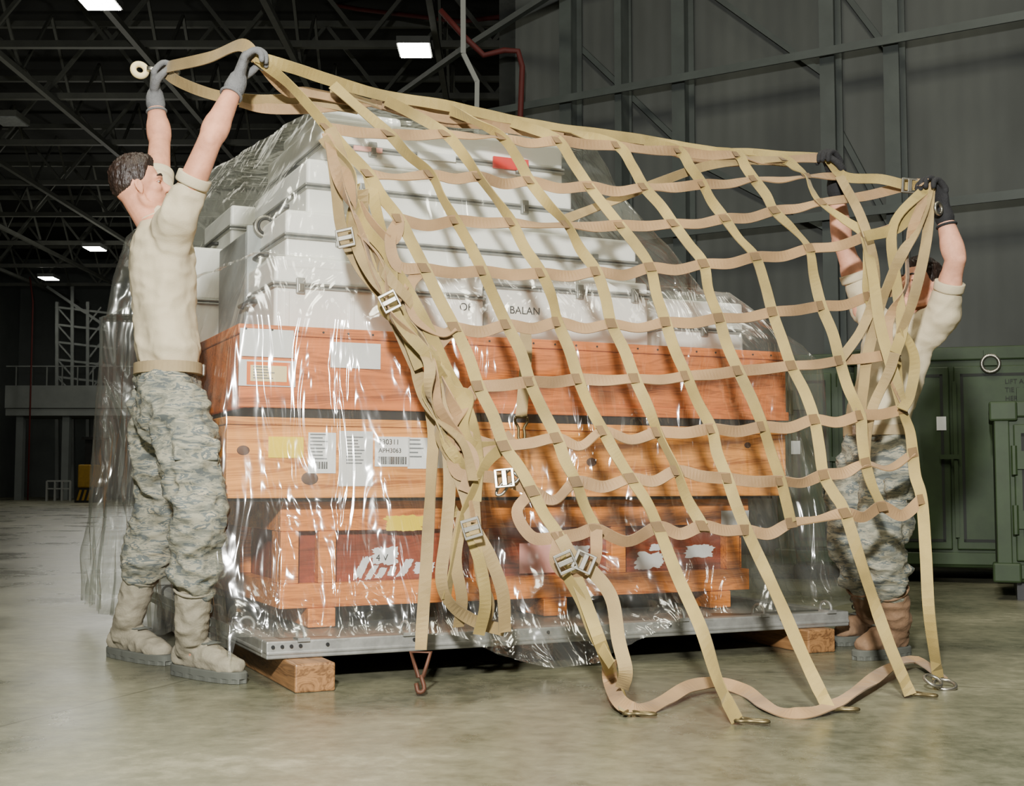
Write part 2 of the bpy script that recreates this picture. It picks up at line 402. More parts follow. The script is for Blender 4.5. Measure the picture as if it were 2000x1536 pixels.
for px in (1110, 1215, 1335, 1632, 1760, 2080):
    s = wall_s(px, .3)
    c = thing('steel_column', ['grey steel wall column nearest the hangar corner, above the top white cases', 'thin grey wall column behind the middle of the net',
        'grey lattice wall column above the centre of the net', 'tall grey wall column rising behind the gloved hand at far left of right man',
        'grey wall column rising above the right man and green containers', 'grey wall column at right edge beyond the containers'][k], 'column', wp(s, .25, 0), 'steel columns along the grey wall')
    w_ = .13 if k != 1 else .07
    m = MB(); m.par(wp(s-w_/2, .32, 0), WD*w_, WN*.02, Z*11.5); m.par(wp(s-w_/2, .10, 0), WD*w_, WN*.02, Z*11.5)
    build('flange', m, M['girt'], c)
    m = MB(); m.par(wp(s-.012, .12, 0), WD*.024, WN*.2, Z*11.5); build('web', m, M['girt'], c)
    k += 1
for i, z in enumerate((2.95, 4.4, 5.7, 7.0)):
    m = MB(); m.par(wp(-8.5, .36, z), WD*(CE+8.4), WN*.06, Z*.05); m.par(wp(-8.5, .42, z-.03), WD*(CE+8.4), WN*.02, Z*.03)
    build('wall_girt', m, M['girt'], label=['lowest grey steel rail along the wall, behind the right man', 'second steel rail crossing the grey wall above the right man',
          'third steel rail high on the grey wall', 'highest steel rail on the grey wall'][i], cat='beam', group='steel rails along the wall')
for (p0, z0, p1, z1) in ((1110, 5.2, 1335, 3.9), (1335, 5.6, 1632, 4.3), (1335, 3.8, 1632, 2.9), (1632, 4.0, 1760, 2.8), (1110, 3.6, 1335, 2.6), (1632, 5.3, 1760, 4.4)):
    m = MB(); m.beam(wp(wall_s(p0, .05), .05, z0), wp(wall_s(p1, .05), .05, z1), .05, .05)
    build('diagonal_brace', m, M['girt'], label='grey diagonal steel brace between the wall columns', cat='brace', group='diagonal braces on the wall')
# pipes and bent brace by the corner
m = MB(); m.tube([P(860, 20, 12.4), P(905, 70, 12.4), P(945, 108, 12.4), P(985, 98, 12.4), P(1012, 100, 12.4), P(1020, 130, 12.4), P(1016, 230, 12.4), P(1012, 420, 12.4)], .03, 8)
build('sprinkler_pipe', m, M['redpipe'], smooth=True, label='red pipe bending down the wall corner behind the cargo', cat='pipe')
m = MB(); m.tube([P(560, -10, 30), P(700, 18, 28), P(900, 42, 26), P(1000, 30, 25)], .05, 8)
build('sprinkler_pipe', m, M['redpipe'], smooth=True, label='red pipe running across under the dark roof', cat='pipe')
m = MB(); q = P(905, 105, 12.2); m.beam(q, P(932, 160, 12.2), .045, .045); m.beam(P(932, 158, 12.2), P(930, 330, 12.2), .045, .045); m.beam(q, Vector((q.x-.05, q.y, 11.6)), .05, .05)
build('bent_brace', m, M['gantry'], label='pale bent steel brace hanging right of the middle ceiling light', cat='brace')
m = MB(); m.beam(P(765, 195, 16), P(900, 100, 13.5), .06, .06); m.beam(P(900, 100, 13.5), P(1120, -40, 11.5), .06, .06)
build('roof_strut', m, M['girt'], label='grey steel strut rising diagonally below the middle ceiling light', cat='beam')
# roof trusses
for Y in (22, 25.5, 29, 33, 37.5, 42, 47, 52, 57):
    c = thing('roof_truss', 'dark steel lattice truss under the hangar roof', 'truss', (-8, Y, 9.5), 'roof trusses')
    x0, x1 = -23.8, 8
    m = MB(); m.box(x0, x1, Y-.07, Y+.07, 9.5, 9.64); build('chord', m, M['truss'], c)
    m = MB(); m.box(x0, x1, Y-.07, Y+.07, 11.2, 11.34); build('chord', m, M['truss'], c)
    m = MB(); x = x0; up = True
    while x < x1-1.2:
        a = Vector((x, Y, 9.6 if up else 11.25)); q = Vector((x+1.3, Y, 11.25 if up else 9.6)); m.beam(a, q, .08, .08); x += 1.3; up = not up
    build('lattice_web', m, M['truss'], c)
for X in (-21, -17.5, -14, -10.5, -7.5, -4.5, -1.5, 1.5):
    m = MB(); m.box(X-.06, X+.06, 20, 61.5, 9.36, 9.48)
    yy = 20; 
    while yy < 60:
        m.beam(Vector((X, yy, 9.45)), Vector((X, yy+1.7, 11.3)), .06, .06); m.beam(Vector((X, yy+1.7, 11.3)), Vector((X, yy+3.4, 9.45)), .06, .06); yy += 3.4
    build('roof_purlin', m, M['truss'], label='long dark lattice beam running away under the hangar roof', cat='beam', group='roof purlins')
for (px, py, z, lab, lit) in ((190, 4, 9.2, 'bright ceiling light cut by the top edge, above the left man', 1), (810, 100, 9.2, 'bright ceiling light over the middle of the cargo', 1),
        (185, 487, 9.2, 'small bright far ceiling light beside the left man, higher of the far pair', 1), (95, 545, 9.2, 'small bright farthest ceiling light above the pale lattice frames', 1),
        (18, 238, 9.2, 'unlit grey ceiling light at the left edge', 0)):
    p = G(px, py, z)
    c = thing('ceiling_light', lab, 'ceiling light', p, 'rectangular ceiling lights')
    lx = .30; ly = .40
    m = MB(); m.box(p.x-lx-.03, p.x+lx+.03, p.y-ly-.03, p.y+ly+.03, z+.02, z+.16); build('housing', m, M['gantry'] if lit else M['truss'], c)
    m = MB(); m.box(p.x-lx, p.x+lx, p.y-ly, p.y+ly, z, z+.03); build('lens', m, M['lamp'] if lit else M['grey_case'], c)
    m = MB(); m.box(p.x-.02, p.x+.02, p.y-.02, p.y+.02, z+.16, 9.5); build('hanger', m, M['truss'], c)
# far left structures
c = thing('mezzanine', 'pale mezzanine platform along the far left wall', 'platform', P(100, 965, 52))
a, d = P(28, 800, 52), P(200, 742, 52)
m = MB(); m.box(a.x, d.x+3, 51, 55, a.z, a.z+.9); build('platform_edge', m, M['gantry_d'], c)
m = MB(); m.box(a.x, d.x+3, 51.1, 54, a.z-.3, a.z-.02); build('underside', m, M['gantry_d'], c)
for px in (40, 130, 210):
    q = P(px, 900, 51.5); m = MB(); m.box(q.x-.14, q.x+.14, 51.3, 51.6, 0, a.z-.3); build('post', m, M['wall_far'], c)
m = MB()
for px in range(32, 215, 30):
    q = P(px, 742, 51.1); m.box(q.x-.02, q.x+.02, 51.05, 51.1, a.z+.9, a.z+1.7)
m.box(a.x, d.x+3, 51.04, 51.1, a.z+1.65, a.z+1.7); build('railing', m, M['gantry_d'], c)
c = thing('lattice_frame', 'pale steel lattice frame standing behind the mezzanine at far left', 'steel frame', P(150, 965, 56))
for px, pyt in ((112, 590), (142, 560), (172, 590), (198, 620), (225, 600)):
    q0, q1 = P(px, 960, 56), P(px, pyt, 56); q0.z = 0; m = MB(); m.beam(q0, q1, .14, .14); build('post', m, M['gantry_d'], c)
m = MB()
for py in range(600, 760, 34):
    m.beam(P(108, py, 56), P(230, py+14, 56), .09, .09); m.beam(P(112, py, 56), P(142, py+34, 56), .07, .07); m.beam(P(172, py+34, 56), P(198, py, 56), .07, .07)
m.beam(P(92, 560, 56), P(225, 650, 56), .12, .12)
build('lattice_web', m, M['gantry_d'], c)
m = MB(); q = P(63, 640, 50); m.tube([Vector((q.x, 50, 0)), Vector((q.x, 50, q.z+1)), Vector((q.x-.15, 50, q.z+2))], .035, 8)
build('standpipe', m, M['redpipe'], smooth=True, label='thin red upright pipe near the left edge', cat='pipe')
m = MB(); q = P(2, 880, 61.5); m.box(q.x-1.2, q.x+.35, 61.9, 61.98, 0, 4.2)
build('door_1', m, M['blue'], kind='structure')
c = thing('barrier', 'low white rail barrier on the far floor at left', 'barrier', P(115, 965, 48))
q0, q1 = P(92, 940, 48), P(138, 940, 48)
for px in (92, 108, 122, 138):
    q = P(px, 940, 48); m = MB(); m.box(q.x-.03, q.x+.03, 47.95, 48.05, 0, q.z); build('post', m, M['gantry'], c)
m = MB(); m.beam(q0, q1, .06, .06); m.beam(P(92, 955, 48), P(138, 955, 48), .05, .05); build('rail', m, M['gantry'], c)
c = thing('loader', 'yellow machine with black striped base parked at far left', 'machine', P(172, 975, 44))
q0, q1 = P(158, 970, 44), P(186, 860, 44)
m = MB(); m.box(q0.x, q1.x, 43.6, 45, .5, 1.3); build('body', m, M['hazard'], c, bevel=.05)
m = MB(); m.box(q0.x+.2, q1.x+.1, 43.7, 43.9, 1.3, q1.z); m.box(q0.x+.2, q1.x+.1, 44.6, 44.8, 1.3, q1.z); m.box(q0.x+.1, q1.x+.2, 43.6, 44.9, q1.z, q1.z+.1); build('cab_frame', m, M['dark_metal'], c)
m = MB(); m.box(q0.x-.05, q1.x+.05, 43.5, 45, 0, .5); build('base', m, M['dark_metal'], c)
m = MB()
for i in range(3): m.par(Vector((q0.x+.02+i*.17, 43.49, .08)), Vector((.08, 0, 0)), Vector((0, .01, 0)), Vector((.1, 0, .36)))
build('stripe', m, M['hazard'], c)
# ------------------------------------------------------------ green containers
def container(px0, px1, Yd, z1, lab, rot, dz=.1, dep=1.6, ring=True, txt=False, note=None):
    o = P(px0, HZ, Yd); o.z = 0; e = P(px1, HZ, Yd); L = (e-o).length/math.cos(rot)*.97
    x = Vector((math.cos(rot), math.sin(rot), 0)); y = Vector((-math.sin(rot), math.cos(rot), 0))
    c = thing('shipping_container', lab, 'container', o, 'green steel containers')
    def pb(m, a0, a1, s0, s1, z0, zz): m.par(o+x*a0+y*s0+Z*z0, x*(a1-a0), y*(s1-s0), Z*(zz-z0))
    m = MB(); pb(m, 0, L, 0, dep, dz, z1); build('body', m, M['green'], c, bevel=.02)
    m = MB(); pb(m, -.02, L+.02, -.02, dep+.02, z1-.06, z1+.03); build('lid', m, M['green'], c, bevel=.01)
    m = MB(); pb(m, .03, L-.03, -.015, .02, dz+.02, dz+.1); pb(m, .0, .08, -.02, .02, dz, z1-.06); pb(m, L-.08, L, -.02, .02, dz, z1-.06); build('frame', m, M['green'], c, bevel=.006)
    nd = 2
    for i in range(nd):
        a0 = .1+i*(L-.2)/nd; a1 = a0+(L-.2)/nd-.03
        m = MB(); pb(m, a0, a1, -.03, .0, dz+.12, z1-.1); dr = build('door', m, M['green'], c, bevel=.008)
        m = MB(); g = .018
        for (u0, u1, w0, w1) in ((a0+.04, a1-.04, dz+.17, dz+.17+g), (a0+.04, a1-.04, z1-.15-g, z1-.15), (a0+.04, a0+.04+g, dz+.17, z1-.15), (a1-.04-g, a1-.04, dz+.17, z1-.15)): pb(m, u0, u1, -.034, -.028, w0, w1)
        build('gasket', m, M['green_d'], dr)
        for zz in (dz+.3, z1-.35):
            ah = a0 if i == 0 else a1-.12
            m = MB(); pb(m, ah, ah+.12, -.055, -.03, zz, zz+.1); m.tube([o+x*(ah+(0.0 if i == 0 else .12))-y*.055+Z*(zz-.03), o+x*(ah+(0.0 if i == 0 else .12))-y*.055+Z*(zz+.13)], .018, 8)
            build('hinge', m, M['green'], dr)
    m = MB(); pb(m, (L/2)-.012, (L/2)+.012, -.06, -.035, dz+.2, z1-.2); pb(m, L/2-.1, L/2+.02, -.07, -.055, (dz+z1)/2, (dz+z1)/2+.03); build('lock_bar', m, M['green'], c)
    for q in (0, L-.1):
        for zz in (dz, z1-.08):
            m = MB(); pb(m, q-.025, q+.125, -.035, .1, zz, zz+.11); build('corner_fitting', m, M['green'], c, bevel=.012)
    for q in (.1, L-.25):
        m = MB(); pb(m, q, q+.15, .05, dep-.05, 0, dz); build('skid', m, M['dark_metal'], c)
    if ring:
        for q in (.16, L*.68):
            p = o+x*q-y*.06+Z*(z1-.06)
            m = MB(); m.ring(p-Z*.03, y, .055, .012); rg = build('lifting_ring', m, M['steel'], c, smooth=True)
            m = MB(); pb(m, q-.04, q+.04, -.05, -.02, z1-.1, z1+.0); build('ring_bracket', m, M['green'], rg)
    if txt:
        for i, w in enumerate(('LIFT AND', 'TIE DOWN', 'HERE')):
            text(w, .042, o+x*(L-.32)-y*.036+Z*(z1-.22-i*.055), x, Z, M['green_d'], c)
    if note:
        a_, z_ = note; m = MB(); m.par(o+x*a_-y*.036+Z*z_, x*.06, y*.003, Z*.09); build('paper_note', m, M['paper'], c)
    return c
container(1518, 1650, 8.78, 1.5, 'dark green container at left, behind the right man and the net', rad(-16), note=(.1, .85), dep=1.3, ring=False)
container(1672, 1985, 8.6, 1.52, 'green container behind the right man, with a lifting ring and stencilled words', rad(-16), txt=True, note=(.52, 1.0), dep=1.3)
container(1944, 2250, 7.2, 1.08, 'green container cut by the right edge, nearest the camera', rad(-20), dep=.9, ring=False)
# ------------------------------------------------------------ pallet and dunnage
PL, PW, PZ0, PZ1 = 2.33, 2.55, .09, .147
cp = thing('cargo_pallet', 'aluminium air cargo pallet carrying the wrapped crates', 'pallet', pt(PL/2, PW/2, 0))
m = MB(); m.fbox(.05, PL-.05, .05, PW-.05, PZ0+.004, PZ1-.003); build('deck', m, M['deck'], cp)
for (a0, a1, s0, s1) in ((0, PL, 0, .06), (0, PL, PW-.06, PW), (0, .06, .06, PW-.06), (PL-.06, PL, .06, PW-.06)):
    m = MB(); m.fbox(a0, a1, s0, s1, PZ0, PZ1); m.fbox(a0-.004 if a1 < .1 else a0, a1+.004 if a0 > 2 else a1, s0-.004, s1+.004, PZ0+.012, PZ0+.026)
    build('edge_rail', m, M['alu'], cp, bevel=.005)
for a in (.12, .48, .84, 1.2, 1.56, 1.92, 2.24):
    m = MB(); p = pt(a, .03, PZ1+.012); m.ring(p, (U+V*.2), .028, .006); r_ = build('tie_down_ring', m, M['alu'], cp, smooth=True)
    m = MB(); m.fbox(a-.02, a+.02, -.01, .05, PZ1-.004, PZ1+.008); build('ring_clip', m, M['alu'], r_)
for s_ in (.4, .9, 1.4, 1.9):
    m = MB(); m.ring(pt(.03, s_, PZ1+.012), V, .028, .006); build('tie_down_ring', m, M['alu'], cp, smooth=True)
m = MB()
for a in (.02, .05, .08, .11, .2, .5, 1.0, 1.5, 2.0): m.disc(pt(a, -.005, PZ0+.04), V, .006, .004, 10)
build('rivets', m, M['dark_metal'], cp)
bl = G(655, 1350); ba = (bl-A0).dot(U); bs = (bl-A0).dot(V)
for a, s0, lab in ((ba, bs, 'weathered wooden beam under the left end of the pallet, end facing the camera'), (1.15, .25, 'wooden beam under the middle of the pallet'), (2.22, -.05, 'wooden beam under the right end of the pallet near the right man')):
    m = MB(); m.fbox(a-.13, a, s0, s0+2.5, 0, PZ0-.001); build('dunnage_beam', m, M['dunnage'], bevel=.006, label=lab, cat='wooden beam', group='beams under the pallet')
# ------------------------------------------------------------ crates
def paper(parent, px0, py0, px1, py1, s, m, name='paper_label', lift=.004, label=None):
    a0, z1 = face(px0, py0, s); a1, z0 = face(px1, py1, s)
    b_ = MB(); b_.fbox(a0, a1, s-lift, s-.0005, z0, z1); return build(name, b_, m, parent, label=label), a0, a1, z0, z1
def lines(parent, a0, a1, z0, z1, s, n, m='greyink', name='printed_lines'):
    b_ = MB()
    for i in range(n):
        z = z1-(i+.7)*(z1-z0)/(n+.4); w = random.uniform(.5, 1)*(a1-a0)*.85
        b_.fbox(a0+.006, a0+.006+w, s-.0055, s-.004, z, z+(z1-z0)/(n+1)*.35)
    build(name, b_, M[m], parent)
def barcode(parent, a0, a1, z0, z1, s):
    b_ = MB(); a = a0
    while a < a1:
        w = random.choice((.0015, .003, .004)); b_.fbox(a, a+w, s-.0055, s-.004, z0, z1); a += w+random.choice((.002, .003))
    build('barcode', b_, M['ink'], parent)
def torn(parent, px0, py0, px1, py1, s, m, seed, name='torn_label', label=None, skew=0.0):
    a0, z1 = face(px0, py0, s); a1, z0 = face(px1, py1, s); n = 56; ca, cz = (a0+a1)/2, (z0+z1)/2
    pts = []
    for k in range(n):
        t = 2*math.pi*k/n; c_, s_ = math.cos(t), math.sin(t); q = max(abs(c_), abs(s_))
        f = .86+.22*noise.noise(Vector((c_*2.2+seed, s_*2.2, seed)))+.22*noise.noise(Vector((c_*12, s_*12, seed)))
        z = (z1-z0)/2*s_/q*min(1, f)
        pts.append((ca+(a1-a0)/2*c_/q*min(1, f)+skew*z, cz+z))
    b_ = MB(); b_.rings([[pt(a, s-.0005, z) for a, z in pts], [pt(a, s-.004, z) for a, z in pts]]); return build(name, b_, m, parent, label=label)
s_c = .22
aL, _ = face(467, 720, s_c); aR, _ = face(1535, 750, s_c); aL2, _ = face(442, 890, s_c); aR2, _ = face(1535, 900, s_c)
_, zT = face(467, 632, s_c); _, zTb = face(455, 795, s_c); _, zMt = face(450, 812, s_c); _, zMb = face(450, 974, s_c)
D1 = 2.2
c1 = thing('wooden_crate', 'reddish stained wooden crate, topmost of the three under the white cases', 'crate', pt((aL+aR)/2, s_c+D1/2, zTb), 'stacked wooden crates')
m = MB(); m.fbox(aL, aR, s_c, s_c+.03, zTb, zT-.035); build('front_panel', m, M['crate_top'], c1, bevel=.004)
m = MB(); m.fbox(aL, aR, D1-.03, D1, zTb, zT-.035); build('back_panel', m, M['crate_top'], c1, bevel=.004)
for a in (aL, aR-.03):
    m = MB(); m.fbox(a, a+.03, s_c+.031, D1-.031, zTb, zT-.035); build('side_panel', m, M['crate_top'], c1, bevel=.004)
m = MB(); m.fbox(aL-.006, aR+.006, s_c-.006, D1+.006, zT-.034, zT); build('lid', m, M['crate_top'], c1, bevel=.004)
m = MB(); m.fbox(aL-.004, aR+.004, s_c-.012, s_c-.001, zTb, zTb+.035); build('batten', m, M['crate_top'], c1, bevel=.003)
m = MB(); m.fbox(aL+.05, aR-.05, s_c+.004, D1-.03, zMt-.002, zTb); build('spacer', m, M['black_gap'], label='black foam spacer strip between the upper and middle crates', cat='spacer')
m = MB()
for a in [aL+.02+i*.09 for i in range(int((aR-aL)/.09))]: m.disc(pt(a, s_c-.007, zT-.017), V, .004, .003, 8)
build('nails', m, M['dark_metal'], c1)
l_, *q = paper(c1, 468, 641, 572, 700, s_c, M['greypaper'], 'document_pouch', .008)
l_, *q = paper(c1, 466, 702, 576, 757, s_c, M['greypaper'], 'document_pouch', .006)
l_, a0, a1, z0, z1 = paper(c1, 482, 706, 566, 754, s_c-.006, M['orange'], 'orange_card', .003)
m = MB(); m.fbox(a0+.012, a1-.012, s_c-.0105, s_c-.009, z0+.012, z1-.012); l2 = build('card_face', m, M['cream'], l_); 
lines(l_, a0+.015, a1-.03, z0+.015, z1-.012, s_c-.0065, 5)
l_, *q = paper(c1, 645, 668, 742, 722, s_c, M['greypaper'], 'document_pouch', .006)
# middle crate
c2 = thing('wooden_crate', 'pale pine crate with knots and shipping papers, middle of the three', 'crate', pt((aL2+aR2)/2, s_c+D1/2, zMb), 'stacked wooden crates')
m = MB(); m.fbox(aL2, aR2, s_c, s_c+.03, zMb, zMt-.03); build('front_panel', m, M['crate_mid'], c2, bevel=.004)
m = MB(); m.fbox(aL2, aR2, D1-.03, D1, zMb, zMt-.03); build('back_panel', m, M['crate_mid'], c2, bevel=.004)
for a in (aL2, aR2-.03):
    m = MB(); m.fbox(a, a+.03, s_c+.031, D1-.031, zMb, zMt-.03); build('side_panel', m, M['crate_mid'], c2, bevel=.004)
m = MB(); m.fbox(aL2-.005, aR2+.005, s_c-.006, D1+.005, zMt-.029, zMt-.003); build('lid', m, M['crate_mid'], c2, bevel=.003)
for px, py, rr in ((475, 880, .022), (605, 935, .03), (1155, 903, .022), (1460, 870, .016)):
    a, z = face(px, py, s_c); m = MB(); m.ell(pt(a, s_c-.0005, z), U*rr, Z*rr*.75, V*.0022); build('knot', m, M['rust'], c2, smooth=True)
l_, *q = paper(c2, 524, 853, 592, 895, s_c, M['yellow'], 'sticker', label='yellow sticker')
l_, a0, a1, z0, z1 = paper(c2, 602, 845, 655, 925, s_c, M['paper']); lines(l_, a0, a1, z0+.04, z1, s_c, 8); barcode(l_, a0+.015, a1-.03, z0+.015, z0+.04, s_c)
l_, a0, a1, z0, z1 = paper(c2, 662, 842, 727, 950, s_c, M['greypaper'], 'document_pouch'); lines(l_, a0+.02, a1-.01, z0+.07, z1-.015, s_c, 9); 
l_, a0, a1, z0, z1 = paper(c2, 732, 853, 800, 912, s_c, M['paper'])
text('330311', .026, pt(a0+.012, s_c-.006, z1-.027), U, Z, M['ink'], l_); text('APH3063', .022, pt(a0+.012, s_c-.006, z1-.056), U, Z, M['ink'], l_)
barcode(l_, a0+.01, a1-.012, z0+.008, z0+.035, s_c)
l_, a0, a1, z0, z1 = paper(c2, 796, 855, 834, 916, s_c, M['paper']); lines(l_, a0, a1, z0+.03, z1, s_c, 5)
l_, *q = paper(c2, 838, 870, 890, 915, s_c, M['greypaper'], 'document_pouch')
# lower crate
s_l = .34
aL3, zL = face(548, 1000, s_l); aR3, _ = face(1462, 1000, s_l)
_, zb = face(660, 1200, s_l); zt3 = zMb-.012; D3 = 2.1; zb = max(zb, .235)
c3 = thing('wooden_crate', 'orange framed crate with brown plywood panels, lowest of the three on the pallet', 'crate', pt((aL3+aR3)/2, 1.2, PZ1), 'stacked wooden crates')
m = MB(); m.fbox(aL2+.05, aR2-.05, s_c+.03, D1-.03, zMb-.011, zMb-.001); build('spacer', m, M['black_gap'], label='black sheet spacer between the middle and lowest crates', cat='spacer')
m = MB(); m.fbox(aL3+.05, aR3-.05, s_l+.05, D3-.03, zb, zt3-.002); build('panel', m, M['plywood'], c3)
hr = .075
m = MB(); m.fbox(aL3, aR3, s_l, s_l+.049, zt3-hr-.03, zt3); build('top_rail', m, M['crate_low'], c3, bevel=.003)
m = MB(); m.fbox(aL3, aR3, s_l, s_l+.049, zb-.02, zb+hr-.01); build('bottom_rail', m, M['crate_low'], c3, bevel=.003)
for px in (548, 622, 925, 1195, 1420):
    a, _ = face(px, 1100, s_l); a = min(a, aR3-.08)
    m = MB(); m.fbox(a, a+.065, s_l+.002, s_l+.049, zb+hr-.009, zt3-hr-.031); build('batten', m, M['crate_low'], c3, bevel=.003)
for a in (aL3, aR3-.049):
    m = MB(); m.fbox(a, a+.049, s_l+.05, D3, zt3-hr-.03, zt3); m.fbox(a, a+.049, s_l+.05, D3, zb-.02, zb+hr-.01)
    for s_ in (.39, .95, 1.5, 2.0): m.fbox(a+.002, a+.047, s_, s_+.075, zb+hr-.009, zt3-hr-.031)
    build('side_frame', m, M['crate_low'], c3, bevel=.003)
for px in (600, 1060, 1385):
    a, _ = face(px, 1210, s_l)
    m = MB(); m.fbox(a, a+.1, s_l-.01, D3, PZ1, zb-.021); build('skid', m, M['crate_low'], c3, bevel=.004)
torn(c3, 748, 1006, 834, 1038, s_l, M['yellow'], 3.3, 'sticker', label='torn yellow sticker')
sp_ = s_l+.05
l_ = torn(c3, 722, 1068, 778, 1104, sp_, M['paper'], 1.4); a_, z_ = face(733, 1096, sp_); text('4 V', .034, pt(a_, sp_-.006, z_), U, Z, M['ink'], l_)
for i, (x0, y0, x1, y1, sk) in enumerate(((698, 1086, 716, 1132, .5), (718, 1104, 732, 1134, .6), (736, 1108, 752, 1130, .6), (758, 1106, 772, 1126, .5), (782, 1092, 800, 1128, .6), (806, 1098, 850, 1122, .2))):
    torn(c3, x0, y0, x1, y1, sp_, M['paper'], 4.0+i, 'torn_label', skew=sk)
paper(c3, 1014, 1062, 1100, 1118, sp_, M['pink'], label='pink paper label')
torn(c3, 1100, 1066, 1150, 1094, sp_, M['paper'], 5.1, skew=.3)
torn(c3, 1236, 1078, 1298, 1112, sp_, M['greypaper'], 6.7, skew=.4); torn(c3, 1268, 1062, 1300, 1076, sp_, M['paper'], 9.7, skew=.4); torn(c3, 1334, 1064, 1396, 1090, sp_, M['greypaper'], 2.2, skew=.2); paper(c3, 1408, 998, 1462, 1042, s_l, M['greypaper'])
# ------------------------------------------------------------ white cases
def hard_case(px0, px1, s0, s1, z0, z1, lab, mtl='white_case', words=None, latches=(.2, .8), group='white equipment cases', ribs=True, fs=.5):
    a0, _ = face(px0, 600, s0); a1, _ = face(px1, 600, s0)
    c = thing('equipment_case', lab, 'case', pt((a0+a1)/2, (s0+s1)/2, z0), group)
    zs = z0+(z1-z0)*fs
    m = MB(); m.fbox(a0+.006, a1-.006, s0+.006, s1-.006, z0, zs-.006); build('lower_shell', m, M[mtl], c, bevel=.012, seg=3)
    m = MB(); m.fbox(a0+.006, a1-.006, s0+.006, s1-.006, zs+.006, z1); build('lid', m, M[mtl], c, bevel=.013, seg=3)
    m = MB(); m.fbox(a0, a1, s0, s1, zs-.012, zs-.003); m.fbox(a0, a1, s0, s1, zs+.003, zs+.012); build('rim', m, M['alu'], c, bevel=.003)
    m = MB(); m.fbox(a0+.003, a1-.003, s0+.003, s1-.003, zs-.004, zs+.004); build('gasket', m, M['gasket'], c)
    for f in latches:
        a = a0+(a1-a0)*f
        m = MB(); m.fbox(a-.016, a+.016, s0-.010, s0+.008, zs-.03, zs+.028); lt = build('latch', m, M['alu'], c, bevel=.004)
        m = MB(); m.fbox(a-.010, a+.010, s0-.016, s0-.010, zs-.024, zs+.006); build('catch', m, M['steel'], lt, bevel=.003)
    if ribs:
        n = max(3, int((a1-a0)/.2))
        m = MB()
        for i in range(n):
            a = a0+.05+(a1-a0-.1)*i/(n-1)
            m.fbox(a-.012, a+.012, s0+.001, s0+.01, z0+.02, zs-.02)
        build('ribs', m, M[mtl], c, bevel=.004)
    m = MB(); m.tube([pt(a0+.012, s0+.25, zs-.03), pt(a0-.02, s0+.27, zs-.03), pt(a0-.02, s0+.43, zs-.03), pt(a0+.012, s0+.45, zs-.03)], .009, 8); build('handle', m, M['dark_metal'], c, smooth=True)
    if words:
        for w, px, py, sz in words:
            a, z = face(px, py, s0); text(w, sz, pt(a, s0+.0045, z), U, Z, M['ink'], c)
    return c, a0, a1
_, zA = face(700, 510, .40); _, zB = face(700, 420, .43); _, zC = face(800, 332, .50); _, zD = face(800, 250, .50)
hard_case(533, 949, .40, 1.3, zT, zA, 'white hard case on the red crate, left of the stencilled case', words=[('OF', 898, 606, .042)], latches=(.12, .6), fs=.62)
hard_case(953, 1270, .40, 1.3, zT, zA, 'white hard case with stencilled letters, on the red crate', words=[('BALAN', 996, 612, .042)], latches=(.55, .9), ribs=False, fs=.80)
hard_case(554, 1248, .43, 1.25, zA, zB, 'wide white hard case in the second layer of the load', ribs=False, fs=.45, latches=(.14, .5, .86))
ct, a0, a1 = hard_case(594, 1122, .48, 1.3, zB, zC, 'white hard case third layer, under the topmost case', ribs=False)
ct, a0, a1 = hard_case(622, 1104, .48, 1.3, zC, zD, 'topmost white hard case with a red label, top of the load', ribs=False, fs=.35)
paper(ct, 962, 306, 1030, 336, .48, M['red'], 'label', .012, label='red label'); paper(ct, 815, 296, 888, 318, .48, M['paper'], 'label', .012); paper(ct, 690, 285, 745, 300, .48, M['pink'], 'label', .012)
m = MB(); m.fbox(a0+.02, a0+.36, .58, 1.1, zD, zD+.06); build('foam_block', m, M['paper'], bevel=.02, label='pale padded block lying on the topmost case', cat='padding')
_, zR = face(1380, 588, .6)
hard_case(1292, 1455, .6, 1.5, zT, zR, 'low white case at the right end of the red crate', latches=(.5,), ribs=False)
hard_case(372, 640, 1.4, 2.1, zT, 1.66, 'white case at the back left of the load, behind the left man', latches=(.3,), ribs=False)
hard_case(446, 640, 1.42, 2.0, 1.66, 1.86, 'white case stacked highest at the back left, behind the top cases', latches=(.3,), ribs=False)
a0, _ = face(482, 500, .8); a1, _ = face(556, 500, .8)
c = thing('equipment_box', 'grey metal box with round reel, left of the white cases', 'metal box', pt(a0, .8, zT))
m = MB(); m.fbox(a0, a0+.1, .82, 1.3, zT, zT+.44); m.fbox(a0-.0, a0+.12, .80, .82, zT, zT+.46); build('body', m, M['grey_case'], c, bevel=.008)
pz = face(492, 442, .79); m = MB(); m.disc(pt(pz[0]+.05, .785, pz[1]), V, .045, .03, 28); rl = build('reel', m, M['steel'], c, bevel=.004)
m = MB(); m.ring(pt(pz[0]+.05, .768, pz[1]), V, .03, .006); build('reel_rim', m, M['dark_metal'], rl, smooth=True)
